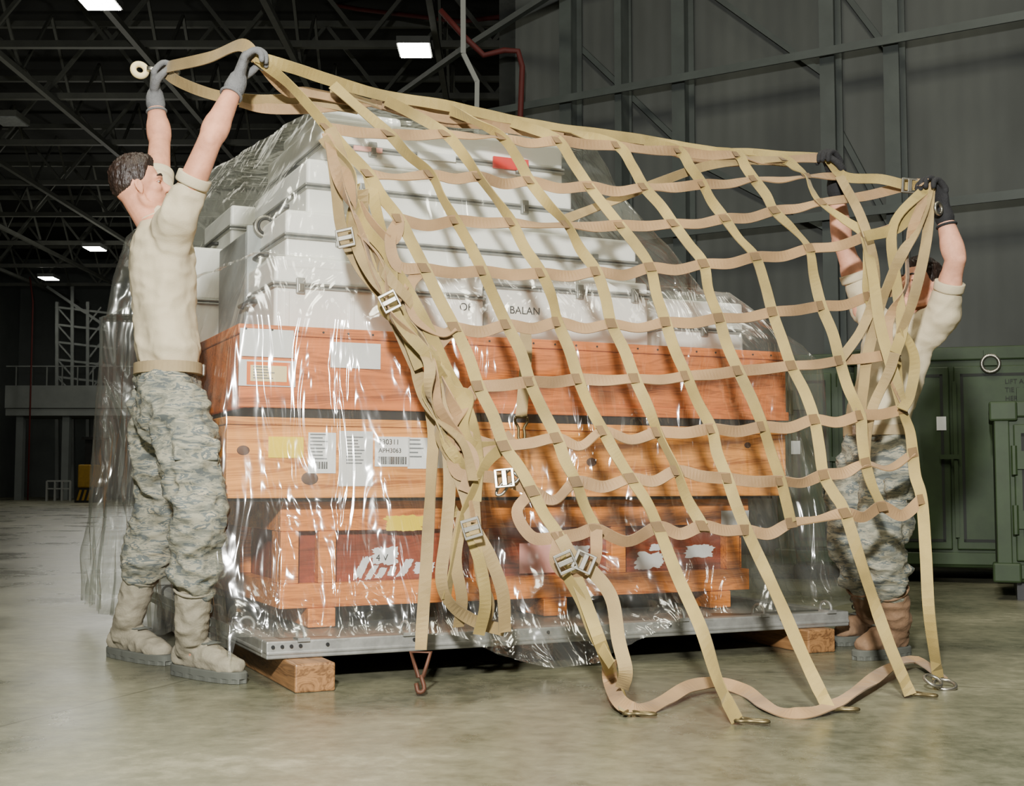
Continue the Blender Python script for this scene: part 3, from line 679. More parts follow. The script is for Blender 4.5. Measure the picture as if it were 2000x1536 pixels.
# ------------------------------------------------------------ plastic sheet
def sheet():
    zt = zD+.075
    L = [ # z, FL, FR, BR, BL  (a, s)
        (zt+.012, (.62, .75), (.95, .75), (.95, 1.1), (.62, 1.1)),
        (zt, (.46, .54), (1.2, .54), (1.25, 1.25), (.38, 1.3)),
        (zD+.012, (.27, .45), (1.44, .45), (1.45, 1.5), (.06, 2.0)),
        (zC-.03, (.21, .41), (1.55, .42), (1.6, 1.7), (-.15, 2.2)),
        (zB-.02, (.10, .34), (1.74, .36), (1.75, 1.9), (-.20, 2.27)),
        (zA-.02, (.03, .30), (1.88, .33), (1.95, 2.0), (-.22, 2.28)),
        (zR+.0, (.01, .28), (2.04, .36), (2.2, 2.1), (-.23, 2.29)),
        (zT+.03, (-.05, .18), (2.28, .19), (2.34, 2.24), (-.24, 2.30)),
        (zT-.05, (-.075, .18), (2.33, .17), (2.38, 2.26), (-.24, 2.31)),
        (.9, (-.10, .17), (2.36, .17), (2.40, 2.28), (-.25, 2.33)),
        (.6, (-.105, .16), (2.38, .16), (2.42, 2.3), (-.26, 2.35)),
        (.35, (-.10, .12), (2.41, .10), (2.45, 2.34), (-.27, 2.38)),
        (.19, (-.07, .06), (2.44, .04), (2.47, 2.38), (-.27, 2.40)),
        (.162, (-.06, .035), (2.46, .02), (2.48, 2.4), (-.27, 2.41)),
    ]
    NS = 140; SUB = 10
    def corner(k, f):
        i = int(f); i = min(i, len(L)-2); t = f-i
        a = Vector(L[i][k+1]).lerp(Vector(L[i+1][k+1]), t); z = L[i][0]*(1-t)+L[i+1][0]*t
        return a, z
    rows = []
    tot = (len(L)-1)*SUB
    for j in range(tot+1):
        f = j/SUB
        cs = [corner(k, f)[0] for k in range(4)]; z = corner(0, f)[1]
        ring = []
        for k in range(4):
            for i in range(NS):
                t = i/NS; ring.append((cs[k].lerp(cs[(k+1) % 4], t), k+t))
        P2 = [r[0] for r in ring]
        for _ in range(6):
            P2 = [(P2[i-1]+P2[i]*2+P2[(i+1) % len(P2)])/4 for i in range(len(P2))]
        c0 = sum(cs, Vector((0, 0)))/4
        fr = j/tot
        row = []
        for (p, q) in zip(P2, [r[1] for r in ring]):
            out = (p-c0); out.normalize()
            amp = .008+.048*max(0, fr-.4)/.6
            if fr < .12: amp *= fr/.12
            x, y = p.x, p.y
            d = noise.noise(Vector((x*4, y*4, z*.8)))*.9+.5*noise.noise(Vector((x*11, y*11, z*1.2+9)))
            rg = 1-abs(noise.noise(Vector((x*3.2-z*1.2, y*3.2+z*1.0, 21+z*.8))))*3
            rg2 = 1-abs(noise.noise(Vector((x*6+z*1.6, y*6-z*1.2, 5+z*.5))))*3
            rg3 = 1-abs(noise.noise(Vector((x*10+z*1.0, y*10+z*.8, 15+z*.4))))*3
            d = abs(d)*1.0+.7*max(0, rg)+.6*max(0, rg2)+.35*max(0, rg3)
            p = p+out*amp*d
            zz = z+.008*noise.noise(Vector((p.x*5, p.y*5, z*4)))
            if fr > .92:
                k = (fr-.92)/.08
                bulge = math.exp(-((q-.43)/.13)**2)
                fl_ = max(0, noise.noise(Vector((p.x*4, p.y*4, 7))))
                zz += k*(.03*fl_-.14*bulge*(1 if q < 1 else 0))
                if q < 1: p = p+Vector((0, -1))*.11*bulge*k
                if q > 2.9: zz -= .07*k*(1-.4*fl_)
                zz = max(zz, .02)
            row.append(pt(p.x, p.y, zz))
        rows.append(row)
    b_ = MB(); b_.rings(rows, cap=False)
    n = len(rows[0]); b_.f.append(tuple(reversed(range(n))))
    return b_
build('plastic_sheet', sheet(), M['film'], smooth=True, label='clear wrinkled plastic sheet draped over the whole stacked load', cat='plastic sheet')
# ------------------------------------------------------------ people
def hand(mb, W, d, n, thumb, sc=1.0, curl=(38, 100, 160), infl=0.0):
    d = d.normalized(); n = (n-d*n.dot(d)).normalized(); s = d.cross(n)
    mb.limb([W-d*.02, W+d*.02, W+d*.055*sc, W+d*.092*sc], [(.032, .027), (.035, .022), (.042, .019), (.040, .016)], ref=s, sub=4)
    for off, l in ((.033, .95), (.011, 1.06), (-.011, 1.0), (-.033, .8)):
        o = off*(1 if thumb > 0 else -1)
        p = W+d*(.088 if l > .9 else .08)*sc+s*o*sc; pts = [p-d*.012]; pts.append(p.copy())
        for a, ln in zip(curl, (.044, .029, .024)):
            aa = rad(a+off*120); p = p+(d*math.cos(aa)+n*math.sin(aa))*ln*l*sc; pts.append(p.copy())
        mb.limb(pts, [.0100+infl, .0104+infl, .0096+infl, .0090+infl, .0082+infl], sub=3, n=10)
    b0 = W+d*.028*sc+s*thumb*.030*sc
    mb.limb([b0, b0+d*.022+s*thumb*.022+n*.012, b0+d*.05+s*thumb*.02+n*.034, b0+d*.072+s*thumb*.004+n*.048], [.015+infl, .0138+infl, .0115+infl, .010+infl], sub=3, n=10)
    return W+d*.105*sc+n*.030*sc      # grip centre
def person(lab, J, hf, pal, base, k=1.0, hs=.85):
    c = thing('person', lab, 'person', base)
    hf = Vector(hf).normalized(); hr_ = hf.cross(Z).normalized(); hu = hr_.cross(hf).normalized()
    pel, che, nb, hc = J['pelvis'], J['chest'], J['neck'], J['head']
    Rs = (J['shR']-J['shL']).normalized()
    Rr = Vector((Rs.x, Rs.y, 0)).normalized(); Fd = Z.cross(Rr).normalized()
    def kk(r): return [(x[0]*k, x[1]*k) if isinstance(x, tuple) else x*k for x in r]
    B = MB()
    wai = pel.lerp(che, .42)
    B.limb([pel-Z*.1, pel, wai, che, che.lerp(nb, .5), nb], kk([(.122, .080), (.120, .080), (.116, .078), (.135, .090), (.13, .080), (.062, .053)]), ref=Rr, sub=6, n=28)
    for sd in 'RL':
        sh, el, wr = J['sh'+sd], J['el'+sd], J['wr'+sd]
        cl = che.lerp(nb, .5).lerp(sh, .35)
        ua = (el-sh); fa = (wr-el); un = ua.normalized(); fn = fa.normalized()
        bd = (wr-sh); bd = (bd-un*bd.dot(un)); bd = bd.normalized() if bd.length > .01 else un.orthogonal()
        sdv = un.cross(bd); sf = (sdv-fn*sdv.dot(fn)).normalized(); bf = fn.cross(sf).normalized()
        B.limb([cl, sh, sh+ua*.25, sh+ua*.55, sh+ua*.85, el, el+fa*.22, el+fa*.5, el+fa*.8, wr], [.053*k, .053*k, .046*k, .044*k, .040*k, .039, .042, .037, .030, .0265], sub=4)
        B.ell(sh+ua*.58+bd*.014, un*.078, bd*.036*k, sdv*.036*k)          # biceps
        B.ell(sh+ua*.52-bd*.014, un*.080, bd*.037*k, sdv*.036*k)          # triceps
        B.ell(el+fa*.22+sf*.012, fn*.075, sf*.034, bf*.037)               # forearm
        B.ell(el+fa*.22-sf*.012, fn*.08, sf*.033, bf*.036)
        B.ell(el-bd*.022, un*.026, bd*.021, sdv*.025)                     # point of elbow
        hp, kn, an = J['hip'+sd], J['kn'+sd], J['an'+sd]
        B.limb([hp, hp.lerp(kn, .5), kn, kn.lerp(an, .35), an], [.074*k, .064*k, .050, .048, .036], sub=5)
        B.limb([an, J['heel'+sd]*.65+J['toe'+sd]*.35+Z*.055], [.034, .03], sub=3)
    def hp_(f, r, u): return hc+(hf*f+hr_*r+hu*u)*hs
    hF, hR, hU = hf*hs, hr_*hs, hu*hs
    B.limb([nb-Z*.02, nb.lerp(hp_(-.03, 0, -.06), .6), hp_(-.028, 0, -.03)], [.056, .051, .050], sub=4)
    B.ell(hp_(-.014, 0, .024), hF*.096, hR*.074, hU*.100, 24, 16)            # skull
    B.ell(hp_(.034, 0, -.045), hF*.057, hR*.057, hU*.070)                    # face
    B.limb([hp_(.064, -.016, -.098), hp_(.074, 0, -.100), hp_(.064, .016, -.098)], [.017, .018, .017], sub=3)   # chin
    for q in (-1, 1):
        B.limb([hp_(-.012, q*.060, -.040), hp_(-.002, q*.058, -.075), hp_(.03, q*.042, -.095), hp_(.062, q*.018, -.104)], [.013, .0135, .013, .013], sub=3)   # jaw
        B.ell(hp_(.052, q*.040, -.022), hF*.028, hR*.024, hU*.024)           # cheekbone
        e0 = hp_(-.010, q*.076, -.012)                                       # ear
        B.ell(e0+hr_*q*.004*hs, hF*.015-hU*.004, hR*.008+hF*.002, hU*.027)
        B.limb([e0+hF*.008+hr_*q*.006-hU*.012, e0+hF*.010+hr_*q*.008+hU*.014, e0-hF*.004+hr_*q*.010+hU*.027, e0-hF*.015+hr_*q*.012+hU*.014, e0-hF*.011+hr_*q*.010-hU*.010, e0+hF*.002+hr_*q*.007-hU*.027], [.0036, .0038, .004, .004, .0042, .0046], sub=3, n=8)
    B.limb([hp_(.066, -.042, .022), hp_(.082, -.014, .022), hp_(.082, .014, .022), hp_(.066, .042, .022)], [.010, .0105, .0105, .010], sub=4)   # brow
    B.limb([hp_(.080, 0, .012), hp_(.096, 0, -.012), hp_(.111, 0, -.031)], [.008, .010, .012], sub=3)   # nose
    for q in (-1, 1): B.ell(hp_(.096, q*.011, -.034), hF*.012, hR*.009, hU*.008)
    B.ell(hp_(.080, 0, -.064), hF*.012, hR*.026, hU*.018)                    # mouth mound
    me = remesh(B, .0042, 4)
    body = build('body', me, pal['skin'], c, smooth=True)
    for q in (-1, 1):
        b_ = MB(); b_.ell(hp_(.0650, q*.030, .003), hF*.013, hR*.013, hU*.0065); build('eye', b_, M['eye'], body, smooth=True)
        b_ = MB(); b_.ell(hp_(.0772, q*.030, .003), hF*.0018, hR*.005, hU*.0048); build('iris', b_, M['iris'], body, smooth=True)
        b_ = MB(); b_.limb([hp_(.062, q*.045, .005), hp_(.076, q*.034, .0105), hp_(.080, q*.022, .009), hp_(.076, q*.014, .004)], [.0035, .0045, .0045, .0035], sub=3, n=8); build('eyelid', b_, pal['skin'], body, smooth=True)
        b_ = MB(); b_.limb([hp_(.070, q*.050, .025), hp_(.086, q*.034, .031), hp_(.092, q*.015, .028)], [.0028, .0038, .0034], sub=3, n=8); build('eyebrow', b_, M['hair'], body, smooth=True)
    b_ = MB(); b_.ell(hp_(.0875, 0, -.062), hF*.006, hR*.021, hU*.004); b_.ell(hp_(.0865, 0, -.070), hF*.006, hR*.018, hU*.0045); build('lips', b_, M['lip'], body, smooth=True)
    # hair: a cap whose rim sinks into the scalp
    n_, m_ = 120, 90; vs = []; fs = []; idx = {}
    for i in range(m_+1):
        al = -math.pi/2+math.pi*i/m_
        for q in range(n_):
            ph = 2*math.pi*q/n_
            df, dr, du = math.cos(al)*math.cos(ph), math.cos(al)*math.sin(ph), math.sin(al)
            if df > .62: hl = .50
            elif df > .35: hl = .02+(df-.35)*1.78
            elif df > .05: hl = -.22+(df-.05)*.8
            elif df > -.15: hl = .0-(df+.15)*1.1
            elif df > -.3: hl = -.22+(df+.3)*1.47
            else: hl = -.50+(df+1)*.40
            hl += .03*noise.noise(Vector((df*8, dr*8, 2)))+.03*noise.noise(Vector((df*30, dr*30, 5)))
            if du < hl-.2: continue
            if du < hl: th = -.010*(hl-du)/.2-.0005
            else:
                th = .004+.012*max(0, min(1, (du-.1)/.6)) + .016*max(0, df)*max(0, du)+.006*noise.noise(Vector((df*7, dr*7, du*5)))+.005*noise.noise(Vector((df*26, dr*26, du*8)))
                th = max(.001, th)*min(1, .15+(du-hl)/.2)
            p = hp_(-.014, 0, .024)+hF*df*(.096+th)+hR*dr*(.074+th*.8)+hU*du*(.100+th)
            idx[(i, q)] = len(vs); vs.append(p)
    for i in range(m_):
        for q in range(n_):
            e = [(i, q), (i, (q+1) % n_), (i+1, (q+1) % n_), (i+1, q)]
            if all(x in idx for x in e): fs.append(tuple(idx[x] for x in e))
    b_ = MB(); b_.add(vs, fs); build('hair', b_, M['hair'], body, smooth=True)
    # shirt
    T = MB()
    T.limb([pel+Z*.045, wai, che, che.lerp(nb, .5), nb-Z*.01], kk([(.146, .106), (.140, .099), (.154, .108), (.146, .095), (.068, .058)]), ref=Rr, sub=6, n=28)
    for sd in 'RL':
        sh, el = J['sh'+sd], J['el'+sd]; cl = che.lerp(nb, .4).lerp(sh, .35)
        T.limb([cl, sh, sh.lerp(el, .20), sh.lerp(el, .36)], kk([.066, .064, .058, .056]), sub=5)
        T.limb([che.lerp(sh, .35)-Z*.03, sh.lerp(el, .1)-Z*.02], kk([.068, .053]), sub=4)
    me = remesh(T, .007, 4); wrinkle(me, .012, (8, 8, 4), 3.0, True); wrinkle(me, .005, (13, 13, 20), 8.0, True)
    sh_o = build('t_shirt', me, M['shirt'], c, smooth=True)
    b_ = MB(); ndir = (hc-nb).normalized(); b_.ring(nb+ndir*.012, ndir, .058*k, .005, 30); build('collar', b_, M['shirt'], sh_o, smooth=True)
    for sd in 'RL':
        sh, el = J['sh'+sd], J['el'+sd]; un = (el-sh).normalized()
        b_ = MB(); rs = []
        x = un.orthogonal().normalized(); y = un.cross(x); p0 = sh.lerp(el, .36)
        for (ro, al) in ((.044, .024), (.0560, .024), (.0575, .030), (.0580, .056), (.0572, .058), (.044, .058)):
            rs.append([p0+un*al+(x*math.cos(2*math.pi*q/36)+y*math.sin(2*math.pi*q/36))*ro*k*(1+.015*math.sin(4*2*math.pi*q/36)) for q in range(36)])
        b_.rings(rs, cap=False); build('sleeve_hem', b_, M['shirt'], sh_o, smooth=True)
    # trousers
    T = MB()
    T.limb([pel-Z*.055, pel-Z*.09, (J['hipR']+J['hipL'])/2-Z*.02], kk([(.147, .107), (.153, .114), (.148, .112)]), ref=Rr, sub=5, n=26)
    for sd in 'RL':
        hp, kn, an = J['hip'+sd], J['kn'+sd], J['an'+sd]; ot = Rr*(1 if sd == 'R' else -1)
        bt = kn.lerp(an, .62)
        T.limb([hp-Z*.01, hp.lerp(kn, .35), hp.lerp(kn, .7), kn, kn.lerp(an, .35), kn.lerp(an, .52), bt], kk([.098, .098, .091, .086, .086, .091, .066]), sub=5)
        pk = hp.lerp(kn, .62)+ot*.073*k
        T.limb([pk+Z*.09, pk-Z*.09], kk([(.072, .03), (.072, .032)]), ref=Fd, sub=3)
    me = remesh(T, .008, 3); wrinkle(me, .020, (7, 7, 11), 5.0, True); wrinkle(me, .008, (16, 16, 28), 1.0, True)
    tr = build('trousers', me, M['camo'], c, smooth=True)
    for sd in 'RL':
        hp, kn = J['hip'+sd], J['kn'+sd]; ot = Rr*(1 if sd == 'R' else -1)
        pk = hp.lerp(kn, .45)+ot*.107*k
        b_ = MB(); b_.par(pk-Fd*.07-Z*.02, Fd*.14, ot*.010, Z*.045); build('pocket_flap', b_, M['camo'], tr, bevel=.006)
    # belt
    b_ = MB(); rs = []
    cb = pel-Z*.012; n_ = 48
    for (rx, zz) in ((-.012, -.019), (.0, -.019), (.0015, -.018), (.0015, .018), (.0, .019), (-.012, .019)):
        rs.append([cb+Z*zz+Rr*math.cos(2*math.pi*q/n_)*(.150+rx)*k+Fd*math.sin(2*math.pi*q/n_)*(.110+rx)*k for q in range(n_)])
    b_.rings(rs); bl_ = build('belt', b_, M['belt'], c)
    b_ = MB(); b_.par(cb+Fd*.109*k-Rr*.03-Z*.021, Rr*.06, Fd*.012, Z*.042); build('buckle', b_, M['steel'], bl_, bevel=.005)
    # boots
    for sd in 'RL':
        an, he, to, kn = J['an'+sd], J['heel'+sd], J['toe'+sd], J['kn'+sd]
        d = (to-he); d.z = 0; L_ = d.length; d.normalize(); w = d.cross(Z)
        T = MB(); topb = an.lerp(kn, .5); ak = he+d*L_*.27+Z*.09
        T.limb([topb, an.lerp(kn, .2), an, an*.5+ak*.5, ak], [.060, .058, .054, .052, .054], sub=4)
        T.limb([he+d*.055+Z*.068, he+d*L_*.28+Z*.085, he+d*L_*.55+Z*.070, he+d*L_*.74+Z*.056, he+d*(L_-.05)+Z*.052], [(.040, .045), (.042, .062), (.046, .048), (.050, .036), (.042, .030)], ref=w, sub=5)
        me = remesh(T, .006, 3); wrinkle(me, .006, (16, 16, 24), 2.0, True)
        bt = build('boot', me, pal['boot'], c, smooth=True)
        b_ = MB(); out = []
        for i in range(72):
            a = 2*math.pi*i/72; cx_ = math.cos(a); wy = math.sin(a)
            wd = .040+.013*(.5+.5*cx_) if cx_ > -.2 else .043
            out.append(he+d*(L_/2+cx_*L_/2)+w*wd*(1 if wy > 0 else -1)*abs(wy)**.7)
        ce = he+d*L_/2
        lug = [ce+(p-ce)*(1.0 if (i//2) % 2 else .965) for i, p in enumerate(out)]
        rs = [[p+Z*.001 for p in lug], [p+Z*.014 for p in lug], [p+Z*.016 for p in out], [p+Z*.034 for p in out], [ce+(p-ce)*.97+Z*.038 for p in out]]
        b_.rings(rs); build('sole', b_, M['sole'], bt)
        path = []
        for i in range(12):
            t = i/11
            base_ = (he+d*L_*.60+Z*.118).lerp(ak+d*.060+Z*.03, t/.35) if t < .35 else (ak+d*.062+Z*.03).lerp(an.lerp(kn, .32)+d*.066, (t-.35)/.65)
            sg = 1 if i % 2 else -1
            path += [base_-w*.028*sg-d*.006, base_+d*.005+Z*.004, base_+w*.028*sg-d*.006]
        b_ = MB(); b_.tube(path, .0034, 6, sm=2); build('laces', b_, M['sole'], bt, smooth=True)
        b_ = MB(); b_.ring(an.lerp(kn, .34), (kn-an), .062, .006, 28); build('boot_collar', b_, pal['boot'], bt, smooth=True)
    grips = {}
    for sd in 'RL':
        wr, el = J['wr'+sd], J['el'+sd]; d = J.get('hd'+sd, (wr-el)).normalized(); n = J['pn'+sd]
        T = MB(); g = hand(T, wr, d, n, 1 if sd == 'R' else -1, 1.08*(k**.5), infl=.0018)
        fd = (wr-el).normalized()
        T.limb([wr-fd*.025, wr, wr+d*.012], [.0355, .034, .032], sub=3)
        me = remesh(T, .0032, 2); gl = build('glove', me, pal['glove'], c, smooth=True)
        b_ = MB(); b_.ring(wr-fd*.052, fd, .0345, .0050, 24); build('cuff', b_, pal['glove'], gl, smooth=True)
        grips[sd] = g
    return c, grips
def fl(px, py): return G(px, py, 0)
dl = -.12
JL = dict(pelvis=P(328, 715, 4.45+dl), chest=P(316, 520, 4.45+dl), neck=P(302, 430, 4.47+dl), head=P(274, 366, 4.45+dl),
    shR=P(345, 430, 4.29+dl), elR=P(410, 275, 4.22+dl), wrR=P(462, 163, 4.32+dl), shL=P(305, 415, 4.60+dl), elL=P(312, 275, 4.80+dl), wrL=P(303, 193, 4.82+dl),
    hipR=P(352, 800, 4.36+dl), knR=P(388, 1000, 4.28+dl), anR=P(374, 1225, 4.30), heelR=fl(338, 1316), toeR=fl(476, 1337),
    hipL=P(308, 795, 4.56+dl), knL=P(316, 985, 4.62), anL=P(254, 1198, 4.76), heelL=fl(213, 1281), toeL=fl(331, 1301),
    pnR=Vector((1, .3, -.1)), pnL=Vector((1, .2, .1)), hdR=Vector((.25, .15, 1)), hdL=Vector((-.05, .1, 1)))
_, gL = person('person at left in sand t-shirt and camouflage trousers lifting the net overhead with grey gloves', JL, (.90, .32, .26),
    dict(skin=M['skin'], boot=M['boot'], glove=M['glove_grey']), fl(340, 1300))
JR = dict(pelvis=P(1714, 836, 4.92), chest=P(1748, 690, 4.92), neck=P(1778, 622, 4.92), head=P(1797, 560, 4.86),
    shR=P(1692, 612, 5.05), elR=P(1645, 470, 5.02), wrR=P(1632, 362, 4.98), shL=P(1840, 622, 4.76), elL=P(1866, 505, 4.66), wrL=P(1842, 415, 4.68),
    hipR=P(1685, 900, 5.00), knR=P(1655, 1040, 4.98), anR=P(1700, 1195, 5.22), heelR=fl(1720, 1252), toeR=fl(1632, 1263),
    hipL=P(1745, 900, 4.84), knL=P(1715, 1050, 4.66), anL=P(1752, 1205, 4.81), heelL=fl(1775, 1280), toeL=fl(1670, 1291),
    pnR=Vector((-.8, -.5, .1)), pnL=Vector((-.9, -.4, .1)), hdR=Vector((-.1, -.1, 1)), hdL=Vector((-.2, 0, 1)))
_, gR = person('person at right facing the load, holding the net up with black gloves', JR, (-.82, -.44, .20),
    dict(skin=M['skin2'], boot=M['boot2'], glove=M['glove_black']), fl(1715, 1275), .95)
# ------------------------------------------------------------ cargo net
net = thing('cargo_net', 'tan webbing cargo net held up between the two people over the load', 'cargo net', G(1450, 1380))
NET_N = Vector((-.12, -1, .12)).normalized()
WS = .88
def strap(pts, m='strap_v', w=.044, tw=.35, sub=8, name='strap', seed=None, flat=None, tw0=0):
    pp = catmull(pts, sub); seed = random.random()*50 if seed is None else seed
    w = w*WS
    b_ = MB(); rs = []; n = len(pp); L = 0
    for i, p in enumerate(pp):
        if i: L += (p-pp[i-1]).length
        t = (pp[min(i+1, n-1)]-pp[max(i-1, 0)]).normalized()
        nn = flat if flat is not None else NET_N
        if p.z < .06: nn = Z*.75+NET_N*.5
        x = t.cross(nn)
        if x.length < .05: x = t.cross(Vector((1, 0, .3)))
        x.normalize()
        ang = tw0+tw*2.2*noise.noise(Vector((L*2.6, seed, 0)))+tw*.8*noise.noise(Vector((L*7, seed+9, 0)))
        x = Matrix.Rotation(ang, 3, t) @ x; y = t.cross(x).normalized()
        hw, ht = w/2, .002
        rs.append([p-x*hw-y*ht, p+x*hw-y*ht, p+x*hw+y*ht, p-x*hw+y*ht])
    b_.rings(rs); return build(name, b_, M[m], net)
rows = [
 [(640,250),(760,262),(870,262),(980,268),(1090,275),(1205,285),(1325,295),(1440,303),(1530,312)],
 [(720,340),(842,341),(935,345),(1035,354),(1150,364),(1258,366),(1372,360),(1472,350),(1575,345)],
 [(780,428),(890,431),(1000,435),(1108,440),(1210,440),(1315,437),(1415,427),(1512,412),(1602,396)],
 [(830,525),(943,530),(1058,534),(1165,531),(1270,523),(1374,516),(1475,502),(1580,486),(1690,462)],
 [(888,640),(990,635),(1090,630),(1194,633),(1300,630),(1404,622),(1508,610),(1604,598),(1695,580)],
 [(935,755),(1035,746),(1130,741),(1240,740),(1341,735),(1442,725),(1545,715),(1640,705),(1748,690)],
 [(985,872),(1088,856),(1178,842),(1285,845),(1390,838),(1490,834),(1590,820),(1680,812),(1762,800)],
 [(1040,960),(1125,942),(1232,935),(1322,920),(1420,935),(1525,940),(1608,928),(1690,905),(1782,885)],
 [(1092,1050),(1165,1035),(1285,1030),(1372,1028),(1458,1036),(1545,1022),(1650,1003),(1722,990),(1800,976)]]
NR = len(rows)
def D(r, c):
    top = 4.28+.70*(c/8); bot = 3.88+.40*(c/8); t = r/(NR-1)
    return top+(bot-top)*(t**.85)
node = [[P(rows[r][c][0], rows[r][c][1], D(r, c)) for c in range(9)] for r in range(NR)]
gN = gL['R']; gF = gL['L']; gA = gR['R']; gB = gR['L']
ends = {0: [gA], 1: [P(1650, 345, 4.95)], 2: [P(1690, 383, 4.86), P(1775, 362, 4.78), gB+Vector((-.03, -.03, .0))], 3: [P(1760, 435, 4.66), gB], 4: [P(1757, 566, 4.52)], 5: [], 6: [], 7: [], 8: []}
for r in range(NR):
    pts = []
    for c in range(9):
        pts.append(node[r][c])
        if c < 8: pts.append(node[r][c].lerp(node[r][c+1], .5)-Z*(.002+.018*random.random()*(2.2 if r > 5 else 1)))
    pts += ends[r]
    strap(pts, 'strap_h', .043, .5 if r in (2, 3, 4, 5) else .85)
fh = lambda px, py, z=.012: G(px, py, z)
tails = {0: [P(1130, 1140, 3.82), P(1172, 1255, 3.74), fh(1205, 1345, .03), fh(1222, 1392)], 1: [],
 2: [P(1325, 1130, 3.86), P(1370, 1230, 3.74), P(1402, 1330, 3.62), fh(1440, 1408)], 3: [], 4: [P(1520, 1170, 3.9), P(1570, 1285, 3.76), fh(1618, 1385)],
 5: [], 6: [P(1695, 1140, 4.08), P(1735, 1255, 3.98), fh(1778, 1358)], 7: [], 8: [P(1808, 1080, 4.22), P(1815, 1200, 4.18), fh(1832, 1325)]}
heads = {0: [gN, P(570, 170, 4.3)], 1: [P(650, 166, 4.38), P(700, 210, 4.35)], 2: [P(754, 196, 4.5), P(805, 222, 4.44)], 3: [P(880, 215, 4.6), P(925, 236, 4.52)],
 4: [P(1000, 240, 4.72), P(1040, 252, 4.66)], 5: [P(1122, 258, 4.82)], 6: [P(1262, 278, 4.92)], 7: [P(1390, 296, 4.98)], 8: [P(1470, 300, 5.02)]}
for c in range(9):
    pts = list(heads[c])
    for r in range(NR):
        pts.append(node[r][c]+NET_N*.004)
        if r < NR-1: pts.append(node[r][c].lerp(node[r+1][c], .5)+NET_N*.006*random.uniform(-1, 1)+Vector((.009*random.uniform(-1, 1), 0, 0)))
    pts += tails[c]
    strap(pts, 'strap_v', .043, .65)
for r in range(NR):
    for c in range(9):
        p = node[r][c]+NET_N*.009
        t1 = (node[min(r+1, NR-1)][c]-node[max(r-1, 0)][c]).normalized(); t2 = (node[r][min(c+1, 8)]-node[r][max(c-1, 0)]).normalized()
        b_ = MB(); b_.par(p-t1*.018-t2*.018, t1*.036, t2*.036, NET_N*.003); build('stitched_patch', b_, M['stitch'], net)
# upper boundary straps
top = [P(580, 135, 4.3), P(640, 155, 4.38), P(745, 186, 4.5), P(870, 206, 4.6), P(990, 232, 4.72), P(1110, 252, 4.82), P(1250, 272, 4.92), P(1380, 292, 4.98), P(1460, 297, 5.02), P(1560, 305, 5.02)]
strap([gN]+top+[gA], 'strap_v', .046, .6)
strap([p+Z*random.uniform(-.03, .02)+Vector((0, .06, 0)) for p in top[1:]], 'strap_l', .044, 1.0)
strap([p+Z*random.uniform(-.045, .0)+Vector((0, .03, 0)) for p in top[2:9]], 'strap_h', .044, 1.1)
strap([gN, P(560, 178, 4.4), P(600, 180, 4.44), P(700, 200, 4.5), P(740, 205, 4.55), P(850, 235, 4.62), P(960, 245, 4.7), P(1100, 270, 4.8)], 'strap_h', .044, .6)
strap([gF, P(350, 160, 4.62), P(420, 186, 4.55), P(500, 196, 4.48), P(610, 196, 4.48), P(700, 215, 4.5)], 'strap_l', .046, .5)
strap([gF+Z*.01, P(340, 128, 4.62), P(410, 112, 4.48), P(470, 88, 4.3), gN], 'strap_l', .052, .3, tw0=.5)
strap([P(470, 200, 4.5), P(520, 212, 4.48), P(620, 212, 4.48), P(735, 200, 4.55)], 'strap_h', .042, .6)
strap([P(1100, 430, 4.5), P(1190, 395, 4.62), P(1290, 355, 4.74), P(1400, 320, 4.86), P(1540, 310, 4.98)], 'strap_l', .04, .6)
# right edge straps
strap([gB, P(1760, 440, 4.62), P(1690, 462, 4.56)], 'strap_v', .046, .2)
strap([gB+Z*.005, P(1796, 440, 4.6), P(1760, 500, 4.52), P(1722, 590, 4.5), P(1695, 690, 4.5), P(1686, 760, 4.44), node[6][7]+NET_N*.006], 'strap_l', .044, .9)
strap([gB, P(1745, 440, 4.6), P(1752, 560, 4.5), P(1762, 640, 4.46), P(1748, 690, 4.42)], 'strap_v', .044, .5)
strap([node[3][8]+NET_N*.006, P(1705, 540, 4.5), P(1720, 640, 4.46), P(1748, 740, 4.42), node[6][8]+NET_N*.006], 'strap_v', .044, .5)
strap([P(1748, 690, 4.38), P(1735, 730, 4.4), P(1700, 810, 4.42), P(1690, 905, 4.33)], 'strap_l', .04, .8)
strap([P(1640, 345, 4.9), P(1680, 420, 4.7), P(1705, 500, 4.58), P(1712, 560, 4.52), P(1685, 640, 4.48), node[5][7]+NET_N*.006], 'strap_l', .04, .9)
strap([P(1762, 640, 4.46), P(1786, 700, 4.44), P(1778, 770, 4.42), P(1762, 800, 4.38)], 'strap_v', .042, .8)
strap([gB-Z*.01, P(1812, 450, 4.6), P(1800, 520, 4.52), P(1782, 590, 4.48), P(1764, 640, 4.45), node[5][8]+NET_N*.006], 'strap_l', .042, .7)
strap([gA, P(1650, 345, 4.9), P(1720, 350, 4.8), P(1775, 362, 4.76), gB], 'strap_v', .042, .8)
strap([gB, P(1775, 470, 4.58), P(1770, 560, 4.5), P(1735, 630, 4.47), P(1742, 720, 4.43), node[6][8]+NET_N*.008], 'strap_h', .04, 1.1)
